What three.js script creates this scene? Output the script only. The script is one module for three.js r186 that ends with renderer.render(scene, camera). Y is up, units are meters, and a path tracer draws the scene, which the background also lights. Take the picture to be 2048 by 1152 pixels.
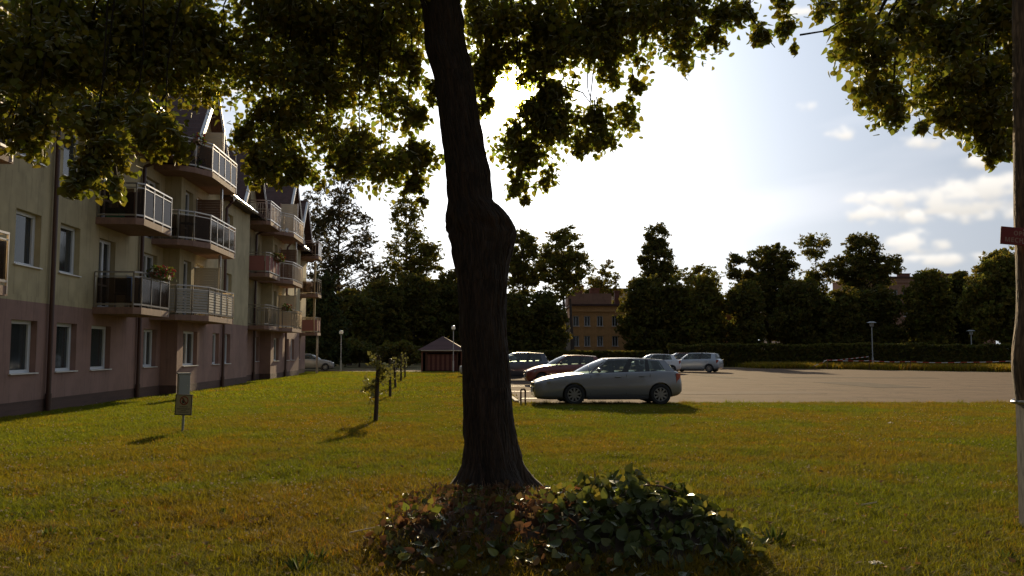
import * as THREE from 'three';
import { mergeGeometries } from 'three/addons/utils/BufferGeometryUtils.js';
import { RoundedBoxGeometry } from 'three/addons/geometries/RoundedBoxGeometry.js';
import { Brush, Evaluator, SUBTRACTION } from 'three-bvh-csg';

// ---------------------------------------------------------------- camera, sky, sun, exposure
const scene = new THREE.Scene();
const PITCH = 4.26 * Math.PI / 180, F = 1704;                 // lens: 1704 px on a 2048 px wide frame
const camera = new THREE.PerspectiveCamera(2 * Math.atan(576 / F) * 180 / Math.PI, 16 / 9, 0.1, 2000);
camera.position.set(0, 1.6, 0);
camera.rotation.set(PITCH, 0, 0);
const renderer = new THREE.WebGLRenderer({ antialias: true });
renderer.toneMapping = THREE.LinearToneMapping;
renderer.toneMappingExposure = 1.5;
renderer.shadowMap.enabled = true;
renderer.outputColorSpace = THREE.SRGBColorSpace;
const SUN_EL = 17.2 * Math.PI / 180;
const sunDir = new THREE.Vector3(0.0006, Math.sin(SUN_EL), -Math.cos(SUN_EL)).normalize();
const sun = new THREE.DirectionalLight(new THREE.Color().setRGB(1, 0.78, 0.47), 5);
sun.position.copy(sunDir).multiplyScalar(150);
sun.target.position.set(0, 0, 0);
sun.castShadow = true; sun.shadow.radius = 1;
Object.assign(sun.shadow.camera, { left: -90, right: 90, top: 90, bottom: -40, near: 1, far: 400 });
scene.add(sun, sun.target);

// ---------------------------------------------------------------- random numbers, noise
const RNG = (s) => () => { s = (s + 0x6d2b79f5) | 0; let t = Math.imul(s ^ (s >>> 15), 1 | s); t = (t + Math.imul(t ^ (t >>> 7), 61 | t)) ^ t; return ((t ^ (t >>> 14)) >>> 0) / 4294967296; };
const hash2 = (x, y) => { let h = Math.imul(x | 0, 374761393) ^ Math.imul(y | 0, 668265263); h = Math.imul(h ^ (h >>> 13), 1274126177); return ((h ^ (h >>> 16)) >>> 0) / 4294967296; };
const mod = (a, n) => ((a % n) + n) % n;
function vnoise(x, y, period = 0) {
  const ix = Math.floor(x), iy = Math.floor(y), fx = x - ix, fy = y - iy, s = fx * fx * (3 - 2 * fx), t = fy * fy * (3 - 2 * fy);
  const w = period ? (a) => mod(a, period) : (a) => a;
  const a = hash2(w(ix), w(iy)), b = hash2(w(ix + 1), w(iy)), c = hash2(w(ix), w(iy + 1)), d = hash2(w(ix + 1), w(iy + 1));
  return a + (b - a) * s + (c - a) * t + (a - b - c + d) * s * t;
}
function fbm(x, y, oct = 4, period = 0) { let v = 0, a = 0.5, n = 0; for (let i = 0; i < oct; i++) { v += a * vnoise(x + i * 17, y + i * 31, period); n += a; a *= 0.5; x *= 2; y *= 2; period *= 2; } return v / n; }
const lerp = (a, b, t) => a + (b - a) * t, clamp = (x, a, b) => Math.max(a, Math.min(b, x)), smooth = (x, a, b) => { const t = clamp((x - a) / (b - a), 0, 1); return t * t * (3 - 2 * t); };
function keys(list) { return (x) => { for (let i = 0; i < list.length - 1; i++) { const [a, va] = list[i], [b, vb] = list[i + 1]; if ((x - a) * (x - b) <= 0) return va + (vb - va) * (x - a) / (b - a || 1); } return Math.abs(x - list[0][0]) < Math.abs(x - list.at(-1)[0]) ? list[0][1] : list.at(-1)[1]; }; }

// sky: clear evening air, bright round the low sun, with fair weather clouds
{
  const W = 2048, H = 1024, data = new Float32Array(W * H * 4), R = Math.PI / 180, rnd = RNG(5);
  const clouds = [ // azimuth, elevation, half width, half height (degrees)
    [27.2, 10.1, 4.6, 1.25], [29.8, 10.9, 3.2, 0.9], [23.6, 10.1, 2.0, 0.7], [25.6, 8.9, 2.6, 0.5], [25.4, 7.1, 2.3, 0.8], [22.9, 9.2, 2.0, 0.5], [26.7, 6.1, 3.0, 0.4], [31, 9.3, 3, 0.7],
    [21.3, 14.4, 1.15, 0.5], [19.4, 16.2, 0.9, 0.35], [26.2, 14.0, 1.5, 0.5], [28.6, 12.6, 1.4, 0.4], [18.8, 22.3, 1.1, 0.5], [23.4, 19.2, 1.6, 1.6], [25.8, 21.2, 1.0, 0.6], [-18.2, 17.4, 1.3, 0.3]];
  for (const c of clouds) c[1] *= Math.cos(c[0] * R) * 1.0;
  for (let i = 0; i < 110; i++) { const az = rnd() * 360 - 180; if (Math.abs(az) < 34) { rnd(); rnd(); continue; } const el = 5 + 28 * rnd() ** 1.5, s = 0.8 + 2.6 * rnd(); clouds.push([az, el, s * 1.9, s * 0.55]); }
  for (let row = 0; row < H; row++) {
    const el = ((row + 0.5) / H - 0.5) * Math.PI, y = Math.sin(el), eld = el / R, near = clouds.filter((c) => Math.abs(eld - c[1]) < 2.4 * c[3]);
    if (eld < -1) { for (let col = 0; col < W; col++) data.set([0.2, 0.18, 0.15, 1], (row * W + col) * 4); continue; }
    for (let col = 0; col < W; col++) {
      const ph = ((col + 0.5) / W - 0.5) * 2 * Math.PI, x = Math.cos(ph) * Math.cos(el), z = Math.sin(ph) * Math.cos(el);
      const th = Math.acos(clamp(x * sunDir.x + y * sunDir.y + z * sunDir.z, -1, 1)) / R, az = Math.atan2(x, -z) / R;
      const up = clamp(y, 0, 1), hz = Math.exp(-up * 4.8);
      const away = 0.15 + 0.5 * Math.exp(-th / 36);
      let r = away * lerp(0.68, 1.0, hz), g = away * lerp(0.83, 1.06, hz), b = away * lerp(1.08, 1.12, hz);
      const a1 = 0.8 * Math.exp(-((th / 8.5) ** 1.5)), a2 = 5.5 * Math.exp(-((th / 2.3) ** 1.4)), a3 = 0.36 * Math.exp(-th / 13), a4 = 60 * Math.exp(-((th / 0.95) ** 2));
      const low = 0.45 * Math.exp(-((az / 15) ** 2)) * Math.exp(-(((eld - 5) / 9) ** 2));
      r += a1 + a2 + a3 + a4 + low; g += 0.97 * a1 + 0.92 * a2 + 0.97 * a3 + 0.9 * a4 + 0.94 * low; b += 0.93 * a1 + 0.8 * a2 + 0.92 * a3 + 0.72 * a4 + 0.84 * low;
      if (eld > 1) {
        const wisp = eld > 62 ? 0 : smooth(fbm(az * 0.06 + eld * 0.09, eld * 0.42 - az * 0.045, 4), 0.52, 0.8) * 0.16 * smooth(eld, 2, 8) * (1 - smooth(eld, 30, 60));
        r += wisp * away * 1.2; g += wisp * away; b += wisp * away * 0.85;
        let m = 0, u = 0;
        for (const [ca, ce, rw, rh] of near) {
          const dx = (mod(az - ca + 180, 360) - 180) / rw, dy = (eld - ce) / rh;
          if (dx * dx > 4 || dy * dy > 6) continue;
          const n = fbm(az * 1.1 + ca * 3, eld * 1.9, 5) * 2 - 1, k = 1 - dx * dx - (dy < -0.2 ? dy * dy * 1.8 : dy * dy * 0.75) + n * 1.5 - 0.1;
          if (k > m) { m = k; u = dy; }
        }
        const c = smooth(m, -0.05, 0.95), lit = (0.5 + 0.5 * Math.exp(-th / 35)) * (0.82 + 0.2 * clamp(u + 0.3, -0.6, 1));
        const t = c * 0.86; r = lerp(r, Math.max(r, lit * 1.06), t); g = lerp(g, Math.max(g * 0.97, lit * 1.0), t); b = lerp(b, Math.max(b * 0.9, lit * 0.91), t);
      }
      const o = (row * W + col) * 4; data[o] = r; data[o + 1] = g; data[o + 2] = b; data[o + 3] = 1;
    }
  }
  const sky = new THREE.DataTexture(data, W, H, THREE.RGBAFormat, THREE.FloatType);
  sky.mapping = THREE.EquirectangularReflectionMapping; sky.magFilter = THREE.LinearFilter; sky.needsUpdate = true;
  scene.background = sky; scene.environment = sky;
}

// ---------------------------------------------------------------- helpers
const V = (x, y, z) => new THREE.Vector3(x, y, z);
const sp = Math.sin(PITCH), cp = Math.cos(PITCH);
const at = (px, py, d) => { const k = (576 - py) / F, t = d / (cp - k * sp); return V((px - 1024) / F * t, 1.6 + t * (sp + k * cp), -d); };   // a place d metres ahead of the lens
const gx = (px, d) => (px - 1024) / F * d;
const hgt = (py, d) => 1.6 + (703 - py) / F * d;
const used = new Map();
function numbered(n) { const k = used.get(n) ?? 0; used.set(n, k + 1); return k ? `${n}_${String(k).padStart(3, '0')}` : n; }
function tag(o, label, category, group, kind) { if (label) o.userData.label = label; if (category) o.userData.category = category; if (group) o.userData.group = group; if (kind) o.userData.kind = kind; return o; }
function thing(name, label, category, [x, y, z] = [0, 0, 0], turn = 0, group) { const o = new THREE.Group(); o.name = numbered(name); o.position.set(x, y, z); o.rotation.y = turn; scene.add(o); return tag(o, label, category, group); }
function part(parent, name, geo, mat, label) { const m = new THREE.Mesh(Array.isArray(geo) ? merge(geo) : geo, mat); m.name = name; m.castShadow = m.receiveShadow = true; if (label) m.userData.label = label; parent.add(m); return m; }
function holder(parent, name, label) { const g = new THREE.Group(); g.name = name; if (label) g.userData.label = label; parent.add(g); return g; }
function top(name, geo, mat, label, category, group, kind) { const m = part(scene, numbered(name), geo, mat); return tag(m, label, category, group, kind); }
function struct(name, geo, mat) { return top(name, geo, mat, null, null, null, 'structure'); }
function dup(o, label, pos, turn) { const c = o.clone(); c.name = numbered(o.name.replace(/_\d{3}$/, '')); c.userData = { ...o.userData, label }; if (pos) c.position.set(...pos); if (turn !== undefined) c.rotation.y = turn; scene.add(c); return c; }
function merge(list) {
  return mergeGeometries(list.map((g) => { const q = g.index ? g.toNonIndexed() : g.clone(); for (const k of Object.keys(q.attributes)) if (!['position', 'normal', 'uv'].includes(k)) q.deleteAttribute(k);
    if (!q.attributes.uv) q.setAttribute('uv', new THREE.BufferAttribute(new Float32Array(q.attributes.position.count * 2), 2)); return q; }));
}
const box = (w, h, d, x = 0, y = 0, z = 0, ry = 0) => { const g = new THREE.BoxGeometry(w, h, d); if (ry) g.rotateY(ry); return g.translate(x, y, z); };
const rbox = (w, h, d, r, x = 0, y = 0, z = 0) => new RoundedBoxGeometry(w, h, d, 2, r).translate(x, y, z);
function bar(a, b, r, seg = 6, r2 = r) { const d = b.clone().sub(a), g = new THREE.CylinderGeometry(r2, r, d.length(), seg); g.applyQuaternion(new THREE.Quaternion().setFromUnitVectors(V(0, 1, 0), d.clone().normalize())); return g.translate((a.x + b.x) / 2, (a.y + b.y) / 2, (a.z + b.z) / 2); }
function beam(a, b, w, h) { const d = b.clone().sub(a), g = new THREE.BoxGeometry(d.length(), h, w), x = d.clone().normalize(), z = V(0, 1, 0).cross(x).negate().normalize(), y = z.clone().cross(x); g.applyMatrix4(new THREE.Matrix4().makeBasis(x, y, z)); return g.translate((a.x + b.x) / 2, (a.y + b.y) / 2, (a.z + b.z) / 2); }
function geom(pos, idx, uv) { const g = new THREE.BufferGeometry(); g.setAttribute('position', new THREE.Float32BufferAttribute(pos, 3)); if (uv) g.setAttribute('uv', new THREE.Float32BufferAttribute(uv, 2)); g.setIndex(idx); g.computeVertexNormals(); return g; }
function gridGeo(nu, nv, f) { const p = [], id = [], uv = []; for (let i = 0; i <= nu; i++) for (let j = 0; j <= nv; j++) { const v = f(i / nu, j / nv); p.push(v.x, v.y, v.z); uv.push(i / nu, j / nv); } for (let i = 0; i < nu; i++) for (let j = 0; j < nv; j++) { const a = i * (nv + 1) + j, b = a + nv + 1; id.push(a, b, a + 1, b, b + 1, a + 1); } return geom(p, id, uv); }
function slab(pts, h0, h1) { const s = new THREE.Shape(pts.map(([x, z]) => new THREE.Vector2(x, -z))); const g = new THREE.ExtrudeGeometry(s, { depth: h1 - h0, bevelEnabled: false }); g.rotateX(-Math.PI / 2); return g.translate(0, h0, 0); }   // outline in x, z
function holed(pts, holes, depth) { const s = new THREE.Shape(pts.map(([x, y]) => new THREE.Vector2(x, y))); for (const [x0, y0, x1, y1] of holes) { const p = new THREE.Path(); p.moveTo(x0, y0); p.lineTo(x0, y1); p.lineTo(x1, y1); p.lineTo(x1, y0); p.closePath(); s.holes.push(p); } return new THREE.ExtrudeGeometry(s, { depth, bevelEnabled: false }); }

function tex(n, fn, srgb, rep = 1) {
  const d = new Uint8Array(n * n * 4);
  for (let y = 0; y < n; y++) for (let x = 0; x < n; x++) { const c = fn(x / n, y / n); for (let k = 0; k < 3; k++) { let v = clamp(Array.isArray(c) ? c[k] : c, 0, 1); if (srgb) v = v <= 0.0031308 ? v * 12.92 : 1.055 * v ** (1 / 2.4) - 0.055; d[(y * n + x) * 4 + k] = v * 255; } d[(y * n + x) * 4 + 3] = 255; }
  const t = new THREE.DataTexture(d, n, n); t.wrapS = t.wrapT = THREE.RepeatWrapping; t.magFilter = THREE.LinearFilter; if (srgb) t.colorSpace = THREE.SRGBColorSpace; t.repeat.set(rep, rep); t.needsUpdate = true; return t;
}
const rgb = (r, g, b) => new THREE.Color().setRGB(r, g, b);
const mat = (r, g, b, roughness = 0.85, more = {}) => new THREE.MeshStandardMaterial({ color: rgb(r, g, b), roughness, ...more });
const phys = (r, g, b, roughness, more) => new THREE.MeshPhysicalMaterial({ color: rgb(r, g, b), roughness, ...more });
const leafMat = (r, g, b, tr = 0.5, roughness = 0.85, specularIntensity = 0.25) => phys(r, g, b, roughness, { transmission: tr, thickness: 0, ior: 1.35, specularIntensity, side: THREE.DoubleSide });
// textures
const plasterBump = tex(512, (u, v) => 0.5 * fbm(u * 64, v * 64, 3, 64) + 0.5 * fbm(u * 8, v * 8, 3, 8), false);
const plasterTone = tex(512, (u, v) => { const n = 0.68 + 0.5 * fbm(u * 6, v * 6, 5, 6) - 0.16 * smooth(fbm(u * 40, v * 3, 3, 120), 0.6, 0.8); return [n, n, n * 0.98]; }, true);
const asphaltTone = tex(1024, (u, v) => { const n = 0.4 + 0.5 * fbm(u * 9, v * 9, 4, 9) + 0.4 * fbm(u * 2, v * 3, 3, 6) + 0.35 * (hash2(u * 1024, v * 1024) - 0.5); const c = Math.abs(fbm(u * 5 + 3, v * 5, 4, 5) - 0.5) < 0.006 ? 0.55 : 1; return [n * c, n * 0.97 * c, n * 0.92 * c]; }, true);
const asphaltBump = tex(512, (u, v) => hash2(u * 512, v * 512) * 0.5 + 0.5 * fbm(u * 90, v * 90, 2, 90), false);
const grit = tex(256, (u, v) => { const n = 0.7 + 0.6 * (fbm(u * 12, v * 12, 4, 12) - 0.5) + 0.3 * (hash2(u * 256, v * 256) - 0.5); return [n, n, n]; }, true);
const tileBump = tex(256, (u, v) => { const row = v * 8, k = Math.floor(row), f = row - k, c = u * 8 + (k % 2) * 0.5, h = c - Math.floor(c); return (0.25 + 0.7 * (1 - f)) * (h < 0.06 || h > 0.94 ? 0.35 : 1); }, false);
const tileTone = tex(256, (u, v) => { const row = v * 8, k = Math.floor(row), c = Math.floor(u * 8 + (k % 2) * 0.5), n = 0.7 + 0.5 * hash2(mod(c, 8), k); return [n, n * 0.95, n * 0.92]; }, true);
const barkBump = tex(512, (u, v) => { const w = 0.06 * fbm(u * 4, v * 3, 3, 12) ; const r = Math.abs(fbm((u + w) * 30, v * 5, 4, 30) - 0.5) * 3.2; return clamp(r, 0, 1) * 0.8 + 0.2 * fbm(u * 60, v * 40, 2, 60); }, false);
const barkTone = tex(512, (u, v) => { const r = clamp(Math.abs(fbm((u) * 30, v * 5, 4, 30) - 0.5) * 3, 0, 1), n = 0.35 + 0.75 * r + 0.5 * (fbm(u * 7, v * 7, 3, 7) - 0.5); return [n, n * 0.96, n * 0.9]; }, true);
const lawnTone = tex(1024, (u, v) => { const a = fbm(u * 7, v * 7, 5, 7), b = fbm(u * 90, v * 90, 3, 90), c = fbm(u * 23 + 5, v * 23, 3, 23); const dry = smooth(a * 0.6 + c * 0.4, 0.42, 0.62), s = 0.45 + 1.1 * b; return [lerp(0.62, 1.0, dry) * s, lerp(0.75, 0.72, dry) * s, lerp(0.5, 0.6, dry) * s]; }, true);
// materials
const M = {
  cream: mat(0.47, 0.395, 0.24, 0.9, { map: plasterTone, bumpMap: plasterBump, bumpScale: 0.004 }), pink: mat(0.3, 0.18, 0.15, 0.9, { map: plasterTone, bumpMap: plasterBump, bumpScale: 0.004 }),
  plinth: mat(0.11, 0.06, 0.047, 0.85, { map: plasterTone, bumpMap: plasterBump, bumpScale: 0.006 }), slab: mat(0.28, 0.165, 0.125, 0.8, { map: plasterTone, bumpMap: plasterBump, bumpScale: 0.003 }),
  upvc: mat(0.62, 0.64, 0.66, 0.35), pane: phys(0.42, 0.45, 0.46, 0.03, { transmission: 0.93, thickness: 0, ior: 1.32, bumpMap: plasterBump, bumpScale: 0.0004 }), curtain: phys(0.62, 0.6, 0.55, 0.9, { side: THREE.DoubleSide }), sill: mat(0.72, 0.7, 0.68, 0.4, { metalness: 0.2 }),
  pipe: mat(0.07, 0.032, 0.026, 0.4), rail: mat(0.38, 0.35, 0.32, 0.28, { metalness: 0.85 }), tile: mat(0.085, 0.042, 0.034, 0.7, { map: tileTone, bumpMap: tileBump, bumpScale: 0.03 }),
  flash: mat(0.72, 0.7, 0.66, 0.3, { metalness: 0.7 }), wood: mat(0.16, 0.085, 0.05, 0.65), reed: mat(0.62, 0.52, 0.36, 0.75), darkwood: mat(0.05, 0.03, 0.02, 0.7),
  infill: phys(0.4, 0.33, 0.27, 0.06, { transmission: 0.95, thickness: 0, ior: 1.1 }), cloth: mat(0.3, 0.12, 0.1, 0.9), door: mat(0.22, 0.1, 0.06, 0.5),
  bark: mat(0.058, 0.036, 0.026, 0.95, { map: barkTone, bumpMap: barkBump, bumpScale: 0.06 }), twig: mat(0.05, 0.034, 0.024, 0.9), farbark: mat(0.07, 0.05, 0.04, 0.95), palebark: mat(0.3, 0.27, 0.23, 0.9),
  asphalt: phys(0.128, 0.086, 0.06, 1, { specularIntensity: 0.12, map: asphaltTone, bumpMap: asphaltBump, bumpScale: 0.006 }), paint: mat(0.7, 0.68, 0.64, 0.6, { map: grit }), kerb: mat(0.36, 0.33, 0.29, 0.9, { map: grit }),
  lawn: mat(0.132, 0.098, 0.017, 1, { map: lawnTone }), soil: mat(0.05, 0.032, 0.02, 1, { map: grit }), concrete: mat(0.34, 0.3, 0.26, 0.9, { map: grit, bumpMap: plasterBump, bumpScale: 0.006 }),
  metal: mat(0.25, 0.25, 0.25, 0.45, { metalness: 0.7 }), grey: mat(0.3, 0.31, 0.3, 0.6), steel: mat(0.45, 0.45, 0.46, 0.35, { metalness: 0.9 }), black: mat(0.015, 0.015, 0.016, 0.6), rust: mat(0.14, 0.06, 0.035, 0.8, { map: grit }),
};
const leafTints = (rnd, base, spread) => { const k = 1 + (rnd() - 0.5) * spread, y = rnd(); return rgb(base[0] * k * (0.85 + 0.5 * y), base[1] * k, base[2] * k); };
function instanced(parent, name, geo, material, list, kind = 'stuff') {   // list of [matrix, colour]
  const m = new THREE.InstancedMesh(geo, material, list.length); list.forEach(([x, c], i) => { m.setMatrixAt(i, x); if (c) m.setColorAt(i, c); });
  m.name = name; m.castShadow = m.receiveShadow = true; m.userData.kind = kind; parent.add(m); return m;
}
const leafShape = (() => { // heart shaped, folded along its rib, 1 m long
  const o = [[0, 0], [0.3, 0.02], [0.46, 0.22], [0.43, 0.5], [0.24, 0.78], [0, 1.05]], p = [], id = [];
  for (const [x, y] of o) { p.push(x, y, 0.22 * x - 0.12 * y * y); } for (const [x, y] of o.slice(1, -1)) p.push(-x, y, 0.22 * x - 0.12 * y * y);
  for (let i = 1; i < 5; i++) id.push(0, i, i + 1); const L = [6, 7, 8, 9, 5]; for (let i = 0; i < 4; i++) id.push(0, L[i + 1], L[i]);
  return geom(p, id);
})();
const tuftLeaf = (() => { const g = []; const r = RNG(77); for (let i = 0; i < 5; i++) { const l = leafShape.clone(); l.scale(0.55, 0.6, 0.6); l.rotateX(r() * 3 - 1.5); l.rotateY(r() * 6.3); l.translate((r() - 0.5) * 0.9, (r() - 0.5) * 0.9, (r() - 0.5) * 0.9); g.push(l); } return merge(g); })();
const dummy = new THREE.Object3D();
const mtx = (p, rx, ry, rz, s) => { dummy.position.copy(p); dummy.rotation.set(rx, ry, rz, 'YXZ'); dummy.scale.setScalar(s); dummy.updateMatrix(); return dummy.matrix.clone(); };
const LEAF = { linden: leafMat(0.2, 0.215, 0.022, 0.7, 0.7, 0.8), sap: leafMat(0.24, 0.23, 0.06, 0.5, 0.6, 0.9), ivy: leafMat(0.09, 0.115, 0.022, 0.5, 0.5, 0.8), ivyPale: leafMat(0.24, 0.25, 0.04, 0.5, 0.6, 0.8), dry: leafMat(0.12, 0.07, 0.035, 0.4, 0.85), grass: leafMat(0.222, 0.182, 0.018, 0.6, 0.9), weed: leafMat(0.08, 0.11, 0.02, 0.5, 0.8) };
// ---------------------------------------------------------------- ground, parking lot
M.patch = phys(0.085, 0.06, 0.045, 1, { specularIntensity: 0.12, map: grit }); M.patchPale = phys(0.15, 0.105, 0.078, 1, { specularIntensity: 0.12, map: grit });
{
  const g = new THREE.PlaneGeometry(900, 900, 1, 1); g.rotateX(-Math.PI / 2); g.translate(0, 0, -250); const uv = g.attributes.uv; for (let i = 0; i < uv.count; i++) uv.setXY(i, uv.getX(i) * 900 / 9, uv.getY(i) * 900 / 9);
  struct('lawn_ground', g, M.lawn);
}
const kx = (d, x0 = 0.3) => x0 - 0.0728 * (d - 26);     // the kerb line of the parking bays, parallel to the house
const LOT = [[0.35, -26.6], [12, -26.1], [26, -26.4], [60, -25.4], [60, -57], [38, -64.5], [30, -73], [24.5, -80], [20, -84], [-3.6, -84], [kx(66), -66]];
{
  const s = new THREE.Shape(LOT.map(([x, z]) => new THREE.Vector2(x, -z))), g = new THREE.ShapeGeometry(s); g.rotateX(-Math.PI / 2); g.translate(0, 0.012, 0);
  const p = g.attributes.position, uv = g.attributes.uv; for (let i = 0; i < p.count; i++) uv.setXY(i, p.getX(i) / 6, p.getZ(i) / 6);
  struct('parking_lot', g, M.asphalt);
  for (const d of [29.2, 34.3, 39.4, 44.5]) { const q = box(4.6, 0.004, 0.1, 0, 0, 0, 0.0728); struct('bay_marking', q.translate(kx(d) + 2.5, 0.018, -d), M.paint); }
  [[9, -33, 5.5, 2.2, 0.1], [17, -41, 2.4, 7, 0.05], [21, -52, 9, 1.6, -0.1], [27, -38, 3.4, 3, 0.3], [13, -55, 1.2, 9, 0.07], [33, -48, 2.2, 5, 0], [24, -31, 6, 1.1, 0.06]].forEach(([x, z, w, l, a], i) => struct('asphalt_patch', box(w, 0.004, l, 0, 0, 0, a).translate(x, 0.0165, z), i % 3 ? M.patch : M.patchPale));
  const kb = []; for (let d = 27.2; d < 65; d += 1) kb.push(box(0.12, 0.1, 0.985, kx(d) - 0.09, 0.03, -d, 0.0728)); 
  const kerbRoot = thing('kerb', 'low concrete kerb along the left edge of the parking lot', 'kerb'); kb.forEach((g, i) => part(kerbRoot, numbered('kerb_stone'), g, M.kerb));
}
{ // the street behind the lawn, in front of the far trees
  const g = new THREE.PlaneGeometry(60, 5); g.rotateX(-Math.PI / 2); g.translate(-28, 0.008, -72); struct('street', g, M.asphalt);
}

// ---------------------------------------------------------------- apartment building on the left: local x runs along the front, z out of it
const HT = 94.16 * Math.PI / 180, HO = V(-10.65, 0, 0), hx = V(-0.0726, 0, -0.9974), hn = V(0.9974, 0, -0.0726);
const H = (s, h, n) => HO.clone().addScaledVector(hx, s).addScaledVector(hn, n).setY(h);
const house = thing('apartment_building', 'cream and pink apartment block with rows of balconies and tiled gables', 'building', [HO.x, 0, HO.z], HT);
{
  const END = 63, EAVE = 8.6, SPLIT = 2.86, PL = 0.36;
  const sections = [[3, 31.5, 0], [31.5, 42.4, 0.6], [42.4, 48, 0], [48, 57, 0.6], [57, END, 0]];
  const W0 = (s0, s1, h0, h1, kind = 1) => ({ s0, s1, h0, h1, kind });   // kind: casements
  const wins = [];
  const cols = [[18.6, 19.7, 1], [20.75, 22.05, 1], [23.15, 24.4, 1], [29.75, 31.05, 2], [32.2, 34.0, 2], [36.2, 37.2, 1], [38.1, 39.1, 1], [43.3, 44.7, 1], [46.6, 47.7, 1], [48.8, 50.2, 2], [52.5, 53.4, 1], [54.1, 55.2, 1], [59.5, 60.7, 1]];
  for (const [a, b, k] of cols) {
    wins.push(W0(a, b, 1.03, 2.38, k));
    if (a > 29 && a < 34.1 || a > 46 && a < 51) continue;                 // doors on to the balconies above
    for (const h of [3.72, 6.42]) wins.push(W0(a, b, h, h + 1.4, k));
  }
  wins.push(W0(25.4, 26.85, 1.03, 2.38, 1), W0(13.5, 15, 1.03, 2.38, 1), W0(10.4, 11.6, 1.03, 2.38, 1), W0(10.4, 11.6, 3.72, 5.12, 1));
  const doors = [[25.75, 27.0], [29.5, 30.9], [32.0, 32.95], [33.6, 34.6], [43.8, 44.9], [46.4, 47.4], [48.5, 49.3], [49.9, 50.7], [59.7, 60.6]];
  for (const [a, b] of doors) for (const h of [2.9, 5.58]) wins.push(W0(a, b, h, h + 2.15, 3));
  const inSec = (w, [a, b]) => w.s0 >= a && w.s1 <= b;
  for (const sec of sections) {
    const [a, b, n] = sec, thick = n ? 0.75 : 0.35;
    const band = (h0, h1) => holed([[a, h0], [b, h0], [b, h1], [a, h1]], wins.filter((w) => inSec(w, sec) && w.h0 >= h0 && w.h1 <= h1).map((w) => [w.s0, w.h0, w.s1, w.h1]), thick).translate(0, 0, n - thick);
    const scaleUv = (g) => { const p = g.attributes.position, uv = g.attributes.uv; for (let i = 0; i < p.count; i++) uv.setXY(i, (p.getX(i) + p.getZ(i)) / 3, p.getY(i) / 3); return g; };
    part(house, 'wall', scaleUv(band(PL, SPLIT)), M.pink, 'pink rendered ground floor wall');
    part(house, 'wall', scaleUv(band(SPLIT, EAVE)), M.cream, 'cream rendered upper wall');
    part(house, 'plinth', box(b - a, PL, thick - 0.03, (a + b) / 2, PL / 2, n - thick / 2 - 0.015 + 0.04), M.plinth);
    for (const w of wins.filter((w) => inSec(w, sec))) {
      const wd = w.s1 - w.s0, hh = w.h1 - w.h0, cx = (w.s0 + w.s1) / 2, z = n - 0.19, g = [], f = 0.09;
      const win = holder(house, w.kind === 3 ? 'balcony_door' : 'window');
      g.push(box(f, hh, 0.07, w.s0 + f / 2, w.h0 + hh / 2, z), box(f, hh, 0.07, w.s1 - f / 2, w.h0 + hh / 2, z), box(wd - 2 * f, f, 0.07, cx, w.h1 - f / 2, z), box(wd - 2 * f, f + 0.02, 0.07, cx, w.h0 + f / 2 + 0.01, z));
      const n2 = w.kind === 2 || (w.kind === 3 && wd > 1.2) ? 2 : 1; if (n2 === 2) g.push(box(0.11, hh - 2 * f, 0.066, cx, w.h0 + hh / 2, z));
      for (let k = 0; k < n2; k++) { const x0 = w.s0 + f + k * (wd - 2 * f) / n2, x1 = x0 + (wd - 2 * f) / n2, e = 0.06; g.push(box(e, hh - 2 * f - 0.02, 0.05, x0 + e / 2 + 0.004, w.h0 + hh / 2, z + 0.02), box(e, hh - 2 * f - 0.02, 0.05, x1 - e / 2 - 0.004, w.h0 + hh / 2, z + 0.02)); if (w.kind === 3) g.push(box(x1 - x0 - 2 * e, 0.06, 0.05, (x0 + x1) / 2, w.h0 + 0.75, z + 0.018)); }
      part(win, 'frame', g, M.upvc);
      part(win, 'pane', box(wd - 0.08, hh - 0.08, 0.004, cx, w.h0 + hh / 2, z - 0.012), M.pane);
      { const q = hash2(w.s0 * 37, w.h0 * 91), cw = (wd - 0.2) * (q < 0.35 ? 0.96 : q < 0.7 ? 0.3 : 0.16), fold = (x0) => { const n = Math.round(cw / 0.03), gg = gridGeo(n, 1, (i, j) => V(x0 + i * cw, w.h0 + 0.06 + j * (hh - 0.12), z - 0.11 + 0.018 * Math.sin(i * n * 1.57))); part(win, 'curtain', gg, M.curtain); }; fold(w.s0 + 0.1); if (q >= 0.35) fold(w.s1 - 0.1 - cw); }
      if (w.kind !== 3) part(win, 'sill', box(wd + 0.1, 0.03, 0.3, cx, w.h0 + 0.0175, n - 0.09), M.sill);
    }
  }
  part(house, 'core', box(END - 3.2, EAVE - 0.2, 10, (END + 3) / 2, (EAVE - 0.2) / 2, -5.8), M.plinth);
  part(house, 'end_wall', box(0.3, EAVE, 11.5, END + 0.152, EAVE / 2, -5.9), M.cream);
  // main roof and its gutter between the gables
  const gables = [[9, 0.6], [17.5, 0.6], [26.4, 0], [34.2, 0.6], [44.6, 0], [52.6, 0.6], [60.3, 0]];
  const RU = (g, k = 2) => { const p = g.attributes.position, nn = g.attributes.normal, uv = g.attributes.uv; for (let i = 0; i < p.count; i++) { const fx = Math.abs(nn.getX(i)), fz = Math.abs(nn.getZ(i)); uv.setXY(i, (fx > fz ? p.getZ(i) : p.getX(i)) / k, p.getY(i) * 1.35 / k); } return g; };
  const roof = part(house, 'roof', RU(beam3([3, 8.55, 0.95], [3, 12.0, -4.6], END - 2.6, 0.16)), M.tile);
  part(house, 'roof', RU(beam3([3, 12.0, -4.6], [3, 8.5, -12], END - 2.6, 0.16)), M.tile);
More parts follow.
